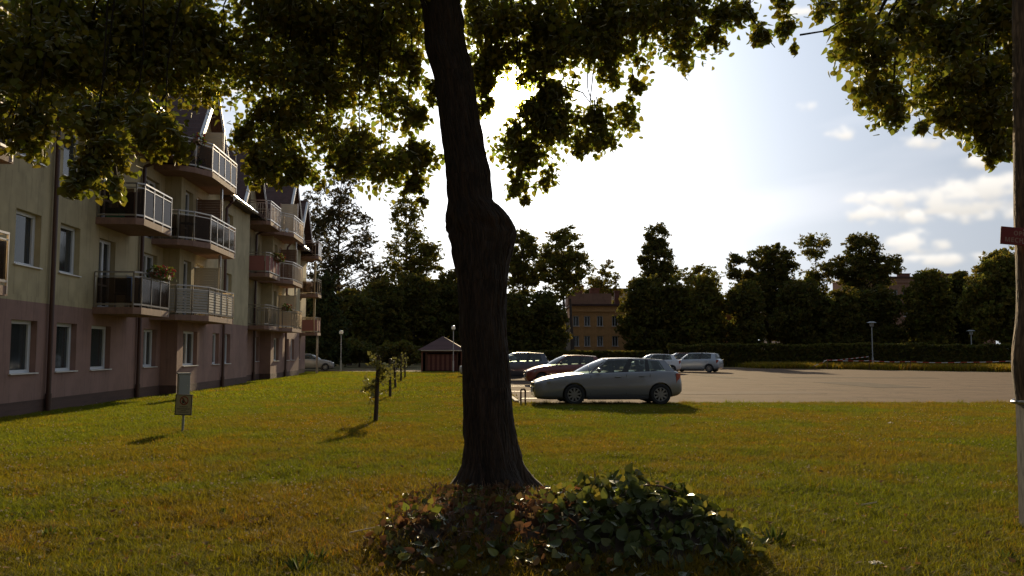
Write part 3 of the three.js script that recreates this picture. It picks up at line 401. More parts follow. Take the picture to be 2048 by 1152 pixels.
function car(name, label, o, pos, turn, group) {
  const t = thing(name, label, 'car', pos, turn, group), paint = o.paint, L = o.L / 2, { hw, belt, nose, hoodEnd, xA, xAt, xCt, xD, H: HH, wr, wf, R } = o;   // xA: foot of the windscreen, xAt / xCt: roof ends, xD: foot of the rear window
  const topY = keys([[L, nose - 0.07], [L - 0.05, nose - 0.005], [L - 0.3, nose + 0.065], [lerp(L, xA, 0.55), lerp(nose, hoodEnd, 0.72)], [xA, hoodEnd], [xA - 0.5, belt], [xD + 0.4, belt + 0.06], [xD, belt + 0.04], [-L + 0.06, belt - 0.03], [-L, belt - 0.22]]);
  const botY = keys([[L, 0.25], [L - 0.08, 0.19], [L - 0.4, 0.165], [-L + 0.5, 0.19], [-L + 0.1, 0.27], [-L, 0.34]]);
  const wid = keys([[L, hw * 0.66], [L - 0.06, hw * 0.78], [L - 0.2, hw * 0.88], [L - 0.5, hw * 0.96], [L - 1, hw], [-L + 0.9, hw], [-L + 0.4, hw * 0.95], [-L + 0.1, hw * 0.84], [-L, hw * 0.72]]);
  const st = [0, 0.03, 0.06, 0.12, 0.2, 0.3, 0.5, 0.7, 0.9]; const xs = [...st.map((s) => L - s)]; for (let x = L - 1.1; x > -L + 0.95; x -= 0.2) xs.push(x); xs.push(...st.slice().reverse().map((s) => -L + s));
  const sx = xs.map((x) => [x, topY(x), botY(x), wid(x)]); for (let k = 0; k < 2; k++) for (let i = 1; i < sx.length - 1; i++) for (const c of [1, 3]) sx[i][c] = (sx[i - 1][c] + 2 * sx[i][c] + sx[i + 1][c]) / 4;
  const ring = ([x, ty, by, w]) => { const h = ty - by, half = [[0.0, by], [0.75 * w, by], [0.93 * w, by + 0.04], [0.985 * w, by + 0.2 * h], [w, by + 0.42 * h], [w * 0.995, by + 0.6 * h], [0.975 * w, by + 0.78 * h], [0.945 * w, ty - 0.05], [0.905 * w, ty - 0.012], [0.84 * w, ty + 0.004], [0.45 * w, ty + 0.03], [0, ty + 0.036]]; return [...half.map(([z, y]) => V(x, y, z)), ...half.slice(1, -1).reverse().map(([z, y]) => V(x, y, -z))]; };
  const rings = sx.map(ring), N = rings[0].length, p = [], id = []; rings.forEach((r) => r.forEach((v) => p.push(v.x, v.y, v.z)));
  for (let i = 0; i < rings.length - 1; i++) for (let j = 0; j < N; j++) { const a = i * N + j, b = i * N + (j + 1) % N, c = a + N, d = b + N; id.push(a, c, b, b, c, d); }
  for (const [i, f] of [[0, 1], [rings.length - 1, 0]]) { const m = p.length / 3, c = rings[i].reduce((s, v) => s.add(v), V(0, 0, 0)).divideScalar(N); p.push(c.x, c.y, c.z); for (let j = 0; j < N; j++) { const a = i * N + j, b = i * N + (j + 1) % N; f ? id.push(m, a, b) : id.push(m, b, a); } }
  let vol = 0; for (let k = 0; k < id.length; k += 3) { const [a, b, c] = [0, 1, 2].map((q) => V(...p.slice(id[k + q] * 3, id[k + q] * 3 + 3))); vol += a.dot(b.cross(c)); } if (vol < 0) for (let k = 0; k < id.length; k += 3) [id[k], id[k + 1]] = [id[k + 1], id[k]];
  let bodyGeo = geom(p, id); bodyGeo = bodyGeo.toNonIndexed().deleteAttribute ? bodyGeo : bodyGeo;
  let brush = new Brush(bodyGeo, paint); brush.updateMatrixWorld();
  for (const x of [wf, wr]) for (const s of [-1, 1]) { const c = new THREE.CylinderGeometry(R * 1.13, R * 1.13, 0.5, 40); c.rotateX(Math.PI / 2); const q = new Brush(c.translate(x, R * 1.02, s * (hw - 0.1)), paint); q.updateMatrixWorld(); brush = CSG.evaluate(brush, q, SUBTRACTION); }
  part(t, 'body', brush.geometry, paint);
  for (const x of [wf, wr]) for (const s of [-1, 1]) makeWheel(t, x, R, s * (hw - 0.115), s, R);
  for (const x of [wf, wr]) part(t, 'wheel_arch', [box(R * 2, 0.1, 1.0, x, R * 2.02, 0), box(R * 2.3, R * 1.6, 0.6, x, R * 1.1, 0)], CM.under);
  // greenhouse
  const roofY = (x) => HH - 0.02 - 0.07 * ((x - lerp(xAt, xCt, 0.35)) / (xAt - xCt)) ** 2 * 2, rw = (x) => hw * lerp(0.68, 0.63, smooth(x, 0, xCt));
  const side = (u, v, s) => { const xb = lerp(xA - 0.36, xD + 0.1, u), xt = lerp(xAt - 0.1, xCt, u), x = lerp(xb, xt, v), b = wid(xb) * 0.885; return V(x, lerp(topY(xb) - 0.01, roofY(xt) - 0.035, v), s * lerp(b, rw(xt), Math.max(v, 0) ** 1.15)); };
  part(t, 'roof', gridGeo(14, 10, (i, j) => { const x = lerp(xAt, xCt, i), z = (j * 2 - 1); return V(x - 0.06 * z * z * (1 - i) * 2 + 0.05 * z * z * i, roofY(x) - 0.035 * Math.abs(z) ** 3, z * rw(x) * 1.01); }), o.roofPaint ?? paint);
  const strip = (u0, u1, v0, v1, off, s) => gridGeo(4, 5, (i, j) => { const q = side(lerp(u0, u1, i), lerp(v0, v1, j), s); q.z += s * off; return q; });
  for (const s of [-1, 1]) {
    const cuts = o.cuts; for (let k = 0; k < cuts.length - 1; k++) { const [a, b] = [cuts[k], cuts[k + 1]]; part(t, 'side_window', strip(a[1], b[0], 0.04, 0.93, 0, s), glassMat); }
    for (const [a, b] of cuts) part(t, 'pillar', strip(a, b, 0, 1, 0.006, s), a === 0 || b === 1 ? paint : CM.trim);
    part(t, 'roof_edge', strip(0, 1, 0.93, 1.06, 0.004, s), paint); part(t, 'window_trim', strip(0, 1, -0.01, 0.045, 0.006, s), CM.trim);
    for (const u of o.seams) { const a = side(u, 0, s), w = wid(a.x); part(t, 'door_seam', bar(V(a.x, a.y - 0.06, s * w * 0.962), V(a.x + 0.02, botY(a.x) + 0.14, s * w * 0.985), 0.006, 4), CM.trim); }
    for (const u of o.handles) { const a = side(u, 0, s); part(t, 'door_handle', rbox(0.17, 0.03, 0.04, 0.012, a.x, a.y - 0.13, s * wid(a.x) * 0.985), paint); }
    const m = side(0.09, 0.1, s); const mg = rbox(0.12, 0.13, 0.2, 0.05, m.x, m.y + 0.05, s * (hw + 0.06)); part(t, 'wing_mirror', mg, o.mirror ?? CM.trim);
    const hl = gridGeo(5, 3, (i, j) => { const x = L - 0.07 - 0.38 * i, z = wid(x) * lerp(0.955, 0.99, i) + 0.004 - 0.2 * (1 - i) ** 2; return V(x + 0.012 * (1 - i), topY(x) - 0.075 - 0.13 * j * (1 - 0.45 * i), s * z); }); part(t, 'headlight', hl, CM.lamp);
    const tl = gridGeo(3, 3, (i, j) => { const x = -L + 0.05 + 0.16 * i, z = wid(x) * lerp(0.93, 0.985, i) + 0.008; return V(x - 0.012, lerp(belt - 0.02, belt - 0.3, j), s * z); }); part(t, 'tail_light', tl, CM.red);
    part(t, 'side_skirt', rbox(wf - wr - 2.4 * R, 0.09, 0.05, 0.02, (wf + wr) / 2, 0.215, s * hw * 0.97), CM.trim);
  }
  const ws = (z) => [V(xA - 0.36 * z * z, hoodEnd + 0.004 + 0.03 * (1 - z * z), z * wid(xA) * 0.87), V(xAt - 0.1 * z * z, roofY(xAt) - 0.035 * Math.abs(z) ** 3 - 0.012, z * rw(xAt) * 0.99)];
  part(t, 'windscreen', gridGeo(12, 5, (i, j) => { const [a, b] = ws(i * 2 - 1); return a.lerp(b, j).add(V(0.03 * Math.sin(j * 3.14), 0.02 * Math.sin(j * 3.14), 0)); }), glassMat);
  const rs = (z) => [V(xD + 0.12 * z * z, belt + 0.05, z * wid(xD) * 0.87), V(xCt + 0.05 * z * z, roofY(xCt) - 0.035 * Math.abs(z) ** 3 - 0.012, z * rw(xCt) * 0.99)];
  part(t, 'rear_window', gridGeo(12, 4, (i, j) => { const [a, b] = rs(i * 2 - 1); return a.lerp(b, j).add(V(-0.03 * Math.sin(j * 3.14), 0.02 * Math.sin(j * 3.14), 0)); }), glassMat);
  // inside
  for (const x of o.rows) for (const z of [-0.36, 0.36]) { const g = [rbox(0.16, 0.5, 0.46, 0.06, x - 0.06, belt - 0.05, z), rbox(0.09, 0.17, 0.26, 0.035, x - 0.12, belt + 0.33, z)]; part(t, 'seat', g, CM.seat); }
  const sw = new THREE.TorusGeometry(0.18, 0.016, 8, 20); sw.rotateY(Math.PI / 2); sw.rotateZ(-0.4); part(t, 'steering_wheel', sw.translate(o.rows[0] + 0.55, belt + 0.02, -0.36), CM.trim);
  part(t, 'bumper_strip', rbox(0.05, 0.05, hw * 1.1, 0.02, L + 0.012, 0.5, 0), CM.trim); part(t, 'number_plate', box(0.012, 0.11, 0.5, L + 0.03, 0.42, 0), CM.plate); part(t, 'number_plate', box(0.012, 0.11, 0.5, -L - 0.008, 0.56, 0), CM.plate);
  part(t, 'grille', rbox(0.04, 0.12, hw * 0.7, 0.015, L + 0.004, nose - 0.08, 0), CM.trim);
  if (o.rack) for (const s of [-1, 1]) part(t, 'roof_rail', [bar(V(xAt - 0.3, roofY(xAt - 0.3) + 0.05, s * hw * 0.6), V(xCt + 0.15, roofY(xCt + 0.15) + 0.05, s * hw * 0.6), 0.015), ...[xAt - 0.3, (xAt + xCt) / 2, xCt + 0.15].map((x) => bar(V(x, roofY(x) - 0.03, s * hw * 0.6), V(x, roofY(x) + 0.05, s * hw * 0.6), 0.015))], CM.trim);
  return t;
}
{
  const LEFT = Math.PI + 0.0728, grp = 'cars parked nose to the kerb';
  const estate = { L: 4.44, H: 1.42, hw: 0.87, belt: 0.955, nose: 0.69, hoodEnd: 0.92, xA: 0.98, xAt: 0.14, xCt: -1.74, xD: -2.1, wf: 1.06, wr: -1.52, R: 0.315, paint: paintOf(0.2, 0.205, 0.22, 0.35), cuts: [[0, 0.03], [0.37, 0.45], [0.645, 0.7], [0.885, 1]], seams: [0.02, 0.43, 0.7], handles: [0.33, 0.6], rows: [-0.05, -0.95], mirror: paintOf(0.2, 0.2, 0.21) };
  const hatch = (paint, more = {}) => ({ L: 3.85, H: 1.44, hw: 0.83, belt: 0.95, nose: 0.68, hoodEnd: 0.93, xA: 0.92, xAt: 0.15, xCt: -1.45, xD: -1.76, wf: 1.2, wr: -1.25, R: 0.295, paint, cuts: [[0, 0.03], [0.48, 0.55], [0.86, 1]], seams: [0.02, 0.5, 0.82], handles: [0.4, 0.72], rows: [-0.1, -0.95], ...more });
  const P1 = at(1208, 703, 26.1); 
  car('estate_car', 'silver blue estate car, nearest of the parked cars, at the lawn edge', estate, [gx(1209, 26.15), 0.012, -26.2], LEFT);
  car('hatchback_car', 'dark red hatchback parked just behind the silver estate car', hatch(paintOf(0.15, 0.022, 0.016, 0.2)), [2.55, 0.012, -41.0], LEFT, grp);
  car('off_road_car', 'dark grey upright car third from the lawn, half hidden by the trunk', hatch(paintOf(0.06, 0.06, 0.075, 0.3), { L: 4.0, H: 1.56, belt: 1.02, nose: 0.8, hoodEnd: 1.02, xCt: -1.6, xD: -1.85, rack: 1 }), [0.15, 0.012, -47.0], LEFT, grp);
  car('hatchback_car', 'pale car whose shining roof shows beside the big trunk', hatch(paintOf(0.5, 0.5, 0.48, 0.3)), [-1.35, 0.012, -53.6], LEFT, grp);
  car('hatchback_car', 'white hatchback behind the tail of the silver estate car', hatch(paintOf(0.62, 0.64, 0.66, 0.1), { L: 4.0, cuts: [[0, 0.03], [0.52, 0.58], [0.84, 1]] }), [10.2, 0.012, -62.3], LEFT, grp);
  car('compact_van', 'silver blue high roofed car parked askew, rightmost in the lot', hatch(paintOf(0.36, 0.4, 0.44, 0.4), { L: 4.15, H: 1.52, belt: 0.98, xA: 1.15, xAt: 0.4, xCt: -1.75, xD: -1.95, wr: -1.35, wf: 1.3, R: 0.31 }), [14.2, 0.012, -66.4], Math.PI - 0.52);
  car('hatchback_car', 'dark red car glimpsed between the white hatchback and the askew silver one', hatch(paintOf(0.12, 0.03, 0.03, 0.2), { H: 1.5 }), [14.4, 0.012, -74.5], LEFT, grp);
  car('hatchback_car', 'pale car in the shade past the far end of the apartment block', hatch(paintOf(0.26, 0.25, 0.23, 0.1)), [gx(622, 71), 0.012, -71], 0.25);
}

// ---------------------------------------------------------------- lawn furniture
{
  // staked saplings
  const sapling = (label, x, d, h, seed, n, lean, spread) => { const r = RNG(seed), t = thing('sapling', label, 'sapling', [x, 0, -d], 0, 'staked saplings in a row along the lawn');
    const st = new THREE.CylinderGeometry(0.043, 0.052, h, 9, 5); { const p = st.attributes.position; for (let i = 0; i < p.count; i++) p.setXYZ(i, p.getX(i) * (0.9 + 0.25 * r()), p.getY(i), p.getZ(i) * (0.9 + 0.25 * r())); st.computeVertexNormals(); } st.translate(0, h / 2, 0); st.rotateZ(lean); part(t, 'stake', st, M.darkwood);
    const c = [V(-0.03, 0, 0.08), V(0.02, h * 0.5, 0.07), V(0.1, h * 0.8, 0.05), V(0.16, h * 1.05, 0.03)]; const sg = []; for (let i = 0; i < 3; i++) sg.push(bar(c[i], c[i + 1], 0.012 - i * 0.003, 5)); 
    const lv = []; const add = (p, sc) => lv.push([mtx(p, r() * 2.4 - 1.2, r() * 6.3, r() * 2 - 1, sc * (0.7 + 0.6 * r())), leafTints(r, [1, 1, 1], 0.4)]);
    for (let i = 0; i < 9; i++) { const y = h * (0.34 + 0.068 * i), a = r() * 6.3, sw = spread * (1 - 0.055 * i), s = V(0.02 + 0.012 * i, y - 0.06, 0.06), b = V(Math.cos(a) * sw * (0.65 + 0.55 * r()), y + 0.06 + 0.3 * r() * spread, Math.sin(a) * sw * 0.7 + 0.05); sg.push(bar(s, b, 0.005, 4)); for (let k = 0; k < n / 9; k++) add(s.clone().lerp(b, 0.25 + 0.8 * r()).add(V((r() - 0.5) * 0.16, (r() - 0.5) * 0.2, (r() - 0.5) * 0.16)), 0.085); }
    part(t, 'stem', sg, M.twig); for (let k = 0; k < n / 8; k++) add(V(-0.12 + 0.06 * (r() - 0.5), h * (0.05 + 0.4 * r()), 0.05), 0.045);
    part(t, 'tie', new THREE.TorusGeometry(0.075, 0.008, 6, 14).rotateX(Math.PI / 2).translate(0.02, h * 0.62, 0.03), M.black);
    for (const [m, c2] of lv) { const q = part(t, 'leaf', leafShape, LEAF.sap); q.applyMatrix4(m); } return t; };
  sapling('nearest staked sapling with bright leaves on both sides of its stake', gx(754, 19.5), 19.5, 1.5, 11, 250, -0.03, 0.36);
  sapling('second staked sapling from the front, its stake standing bare at the foot', gx(782, 29.6), 29.6, 1.35, 12, 70, 0.02, 0.28);
  sapling('third staked sapling in the row with a leaning stake', gx(792.5, 36.8), 36.8, 1.4, 13, 34, 0.06, 0.26);
  sapling('fourth staked sapling in the row toward the red shelter', gx(803, 44.7), 44.7, 1.5, 14, 30, 0.0, 0.26);
  sapling('farthest staked sapling, nearest the red shelter', gx(811, 50.5), 50.5, 1.5, 15, 60, 0.01, 0.3);
  // no dogs sign
  const t = thing('lawn_sign', 'small framed prohibition sign on a post in the lawn before the grey cabinet', 'sign', [gx(370.5, 16.8), 0, -16.8], 0.06); t.rotation.z = -0.03;
  part(t, 'post', rbox(0.045, 0.6, 0.03, 0.006, 0, 0.28, -0.022), M.grey);
  const cv = document.createElement('canvas'); cv.width = 256; cv.height = 314; const c = cv.getContext('2d'); c.fillStyle = '#938c70'; c.fillRect(0, 0, 256, 314); c.strokeStyle = '#7a1410'; c.lineWidth = 17; c.beginPath(); c.arc(132, 88, 66, 0, 7); c.stroke(); c.fillStyle = '#221a18'; c.beginPath(); c.ellipse(120, 98, 22, 34, 0.3, 0, 7); c.fill(); c.beginPath(); c.ellipse(112, 58, 16, 13, 0, 0, 7); c.fill(); c.fillRect(126, 120, 42, 14); c.fillRect(104, 118, 12, 22); c.beginPath(); c.moveTo(92, 46); c.lineTo(176, 134); c.lineWidth = 13; c.stroke();
  c.fillStyle = '#38302a'; const dash = (y, h, x0, x1, s) => { let x = x0, k = s; while (x < x1) { const w = 5 + (k * 7 % 9); c.fillRect(x, y, w, h); x += w + 3 + (k % 3); k += 5; } }; dash(184, 15, 62, 196, 3); dash(222, 12, 22, 234, 5); dash(248, 12, 86, 172, 2); dash(274, 12, 40, 216, 8); c.fillRect(14, 214, 228, 3);
  const tx = new THREE.CanvasTexture(cv); tx.colorSpace = THREE.SRGBColorSpace; 
  part(t, 'plate', box(0.3, 0.375, 0.008, 0, 0.56, 0), M.grey); const f = new THREE.PlaneGeometry(0.29, 0.365); part(t, 'notice', f.translate(0, 0.56, 0.006), new THREE.MeshStandardMaterial({ map: tx, roughness: 0.5 }));
  part(t, 'frame', [box(0.322, 0.014, 0.022, 0, 0.7545, 0), box(0.322, 0.014, 0.022, 0, 0.3655, 0), box(0.014, 0.375, 0.022, -0.154, 0.56, 0), box(0.014, 0.375, 0.022, 0.154, 0.56, 0)], M.black);
  // service cabinet
  const k = thing('service_cabinet', 'grey service cabinet standing in the grass before the pink wall', 'cabinet', [gx(371, 27.8), 0, -27.8], 0.5); part(k, 'housing', rbox(0.36, 0.82, 0.3, 0.012, 0, 0.45, 0), M.grey); part(k, 'lid', rbox(0.4, 0.05, 0.34, 0.012, 0, 0.885, 0), M.grey); part(k, 'door', rbox(0.31, 0.7, 0.015, 0.005, 0, 0.46, 0.154), M.grey); part(k, 'lock', new THREE.CylinderGeometry(0.018, 0.018, 0.02, 10).rotateX(Math.PI / 2).translate(0.1, 0.5, 0.165), M.steel); part(k, 'plinth', box(0.38, 0.06, 0.32, 0, 0.03, 0), M.concrete);
  // lamps
  const globe = (label, x, d, h) => { const l = thing('street_lamp', label, 'street lamp', [x, 0, -d], 0, 'globe lamps at the lawn end'); part(l, 'pole', [bar(V(0, 0, 0), V(0, 0.9, 0), 0.06, 10), bar(V(0, 0.9, 0), V(0, h - 0.26, 0), 0.035, 8)], M.steel); part(l, 'collar', new THREE.CylinderGeometry(0.1, 0.05, 0.1, 12).translate(0, h - 0.28, 0), M.metal); part(l, 'globe', new THREE.SphereGeometry(0.165, 20, 14).translate(0, h - 0.1, 0), phys(0.85, 0.85, 0.83, 0.25, { transmission: 0.75, thickness: 0 })); part(l, 'bulb', new THREE.CapsuleGeometry(0.04, 0.1, 4, 8).translate(0, h - 0.14, 0), M.upvc); };
  globe('globe lamp on a thin pole before the dark spruce', gx(683, 65), 65, 3.15); globe('globe lamp on a thin pole beside the red shelter', gx(907, 65), 65, 3.5);
  const lantern = (label, x, d, h) => { const l = thing('lantern_lamp', label, 'street lamp', [x, 0, -d]); part(l, 'pole', [bar(V(0, 0, 0), V(0, 1, 0), 0.09, 10), bar(V(0, 1, 0), V(0, h - 0.5, 0), 0.055, 8)], M.grey); part(l, 'lens', new THREE.CylinderGeometry(0.24, 0.17, 0.4, 14).translate(0, h - 0.3, 0), phys(0.6, 0.6, 0.58, 0.2, { transmission: 0.6, thickness: 0 })); part(l, 'cap', new THREE.CylinderGeometry(0.2, 0.5, 0.12, 18).translate(0, h - 0.05, 0), M.grey); };
  lantern('grey lamp with flat cap standing before the long hedge', gx(1743, 86), 86, 4.6); lantern('lamp with flat cap behind the hedge beside the right edge tree', gx(1941, 96), 96, 4.0);
  // bent tube bracket at the corner of the lot
  const b = thing('tube_bracket', 'rusty inverted U of tube at the lawn edge before the estate car', 'barrier', [gx(1046, 26.0), 0, -26.0], 0.9); const cu = new THREE.CatmullRomCurve3([V(-0.11, -0.1, 0), V(-0.11, 0.3, 0), V(-0.105, 0.42, 0), V(-0.06, 0.46, 0), V(0.06, 0.46, 0), V(0.105, 0.42, 0), V(0.11, 0.3, 0), V(0.11, -0.1, 0)], false, 'catmullrom', 0.15); part(b, 'tube', new THREE.TubeGeometry(cu, 40, 0.026, 10), M.rust); for (const s of [-1, 1]) part(b, 'foot', new THREE.CylinderGeometry(0.05, 0.06, 0.05, 10).translate(s * 0.11, 0.02, 0), M.concrete);
  // barrier tape round the rough strip on the right
  const tape = (label, pts, sag) => { const g = thing('barrier_tape', label, 'barrier tape', [pts[0][0], 0, pts[0][2]]), o = V(pts[0][0], 0, pts[0][2]), P = pts.map((q) => V(...q).sub(o)); let k = 0;
    for (const p of P) { part(g, 'peg', bar(V(p.x, 0, p.z), V(p.x, p.y + 0.08, p.z), 0.025, 6), M.rust); }
    for (let i = 0; i < P.length - 1; i++) { const n = Math.max(2, Math.round(P[i].distanceTo(P[i + 1]) / 0.45)); for (let j = 0; j < n; j++) { const a = P[i].clone().lerp(P[i + 1], j / n), e = P[i].clone().lerp(P[i + 1], (j + 1) / n); a.y -= sag * Math.sin(j / n * 3.14); e.y -= sag * Math.sin((j + 1) / n * 3.14); part(g, k++ % 2 ? 'red_band' : 'white_band', beam(a, e, 0.005, 0.045), k % 2 ? TAPE.white : TAPE.red); } } };
  const TAPE = { red: mat(0.5, 0.05, 0.04, 0.4), white: mat(0.75, 0.72, 0.7, 0.4) };
  tape('red and white tape strung along the rough grass strip to the right', [[gx(1626, 78), 0.3, -78], [gx(1652, 77), 0.85, -77], [gx(1736, 75), 0.8, -75], [gx(1818, 72), 0.75, -72], [gx(1918, 70), 0.72, -70], [gx(2060, 68), 0.95, -68]], 0.06);
  tape('shorter red and white tape running back to the flat capped lamp', [[gx(1645, 80), 0.75, -80], [gx(1740, 84), 1.1, -84.6]], 0.05);
}
// ---------------------------------------------------------------- wooden pole with a red board at the right edge
{
  const d = 7.8, P = [[-60, 2028], [150, 2029], [300, 2030], [440, 2031.5], [520, 2035], [620, 2036], [660, 2033], [700, 2027.5], [735, 2026.5], [765, 2030], [800, 2034]].map(([y, x]) => { const v = at(x, y, d); return v; });
  const r = 0.125, foot = at(2040, 1052, d), t = thing('wooden_pole', 'leaning wooden pole on a concrete stub at the right edge of the lawn', 'pole', [foot.x + r, 0, -d]), o = V(foot.x + r, 0, -d);
  const cv = new THREE.CatmullRomCurve3(P.reverse().map((v) => v.add(V(r, 0, 0)).sub(o))); const g = new THREE.TubeGeometry(cv, 60, r, 18); { const p = g.attributes.position, n = g.attributes.normal; for (let i = 0; i < p.count; i++) { const a = Math.atan2(n.getZ(i), n.getX(i)), q = 0.006 * (fbm(a * 6, p.getY(i) * 1.5, 3) - 0.5) + 0.008 * (fbm(a * 2, p.getY(i) * 4, 3) - 0.5); p.setXYZ(i, p.getX(i) + n.getX(i) * q, p.getY(i), p.getZ(i) + n.getZ(i) * q); } g.computeVertexNormals(); const uv = g.attributes.uv; for (let i = 0; i < uv.count; i++) uv.setXY(i, uv.getY(i) * 1, uv.getX(i) * 4); }
  part(t, 'pole_shaft', g, mat(0.2, 0.135, 0.085, 0.9, { map: barkTone, bumpMap: barkBump, bumpScale: 0.01 }));
  const b = at(2031, 728, d).sub(o), st = new THREE.BufferGeometry(); 
  part(t, 'concrete_stub', beam(V(0.005, -0.2, 0.0), V(b.x + 0.13, b.y, 0.0), 0.2, 0.2).translate(0, 0, 0.03), M.concrete);
  part(t, 'conduit', [bar(V(b.x + 0.055, b.y - 0.02, 0.15), V(b.x + 0.085, b.y - 0.5, 0.15), 0.013, 8), rbox(0.06, 0.035, 0.05, 0.008, b.x + 0.055, b.y, 0.14)], M.upvc);
  const band = at(2031, 800, d).sub(o); const tg = new THREE.TorusGeometry(0.15, 0.016, 8, 28); tg.rotateX(Math.PI / 2); tg.rotateZ(0.12); part(t, 'clamp_band', tg.translate(0.0 + band.x + 0.13, band.y, 0.02), M.steel); part(t, 'clamp_bolt', [bar(V(band.x - 0.03, band.y - 0.01, 0.05), V(band.x + 0.05, band.y - 0.02, 0.12), 0.014, 6)], M.metal);
  const cvs = document.createElement('canvas'); cvs.width = 512; cvs.height = 200; const c = cvs.getContext('2d'); c.fillStyle = '#6e1716'; c.fillRect(0, 0, 512, 200); c.fillStyle = '#8d6f63'; c.textAlign = 'center'; c.font = 'bold 74px sans-serif'; c.fillText('OPONY', 262, 90); c.font = 'bold 76px sans-serif'; c.fillText('MECHANIKA', 262, 172, 478);
  const tx = new THREE.CanvasTexture(cvs); tx.colorSpace = THREE.SRGBColorSpace; const s0 = at(2001, 470, d - 0.16), sg = thing('advert_board', 'dark red lettered board nailed to the wooden pole at a tilt', 'sign', [s0.x, s0.y, s0.z]); sg.rotation.z = -0.09;
  part(sg, 'board', rbox(0.42, 0.162, 0.012, 0.004, 0.21, 0, 0), mat(0.13, 0.02, 0.018, 0.5)); const f = new THREE.PlaneGeometry(0.414, 0.156); part(sg, 'lettering', f.translate(0.21, 0, 0.0085), new THREE.MeshStandardMaterial({ map: tx, roughness: 0.5 })); part(sg, 'nail', [new THREE.SphereGeometry(0.005, 8, 6).translate(0.2, 0.06, 0.01), new THREE.SphereGeometry(0.005, 8, 6).translate(0.2, -0.06, 0.01)], M.steel);
}
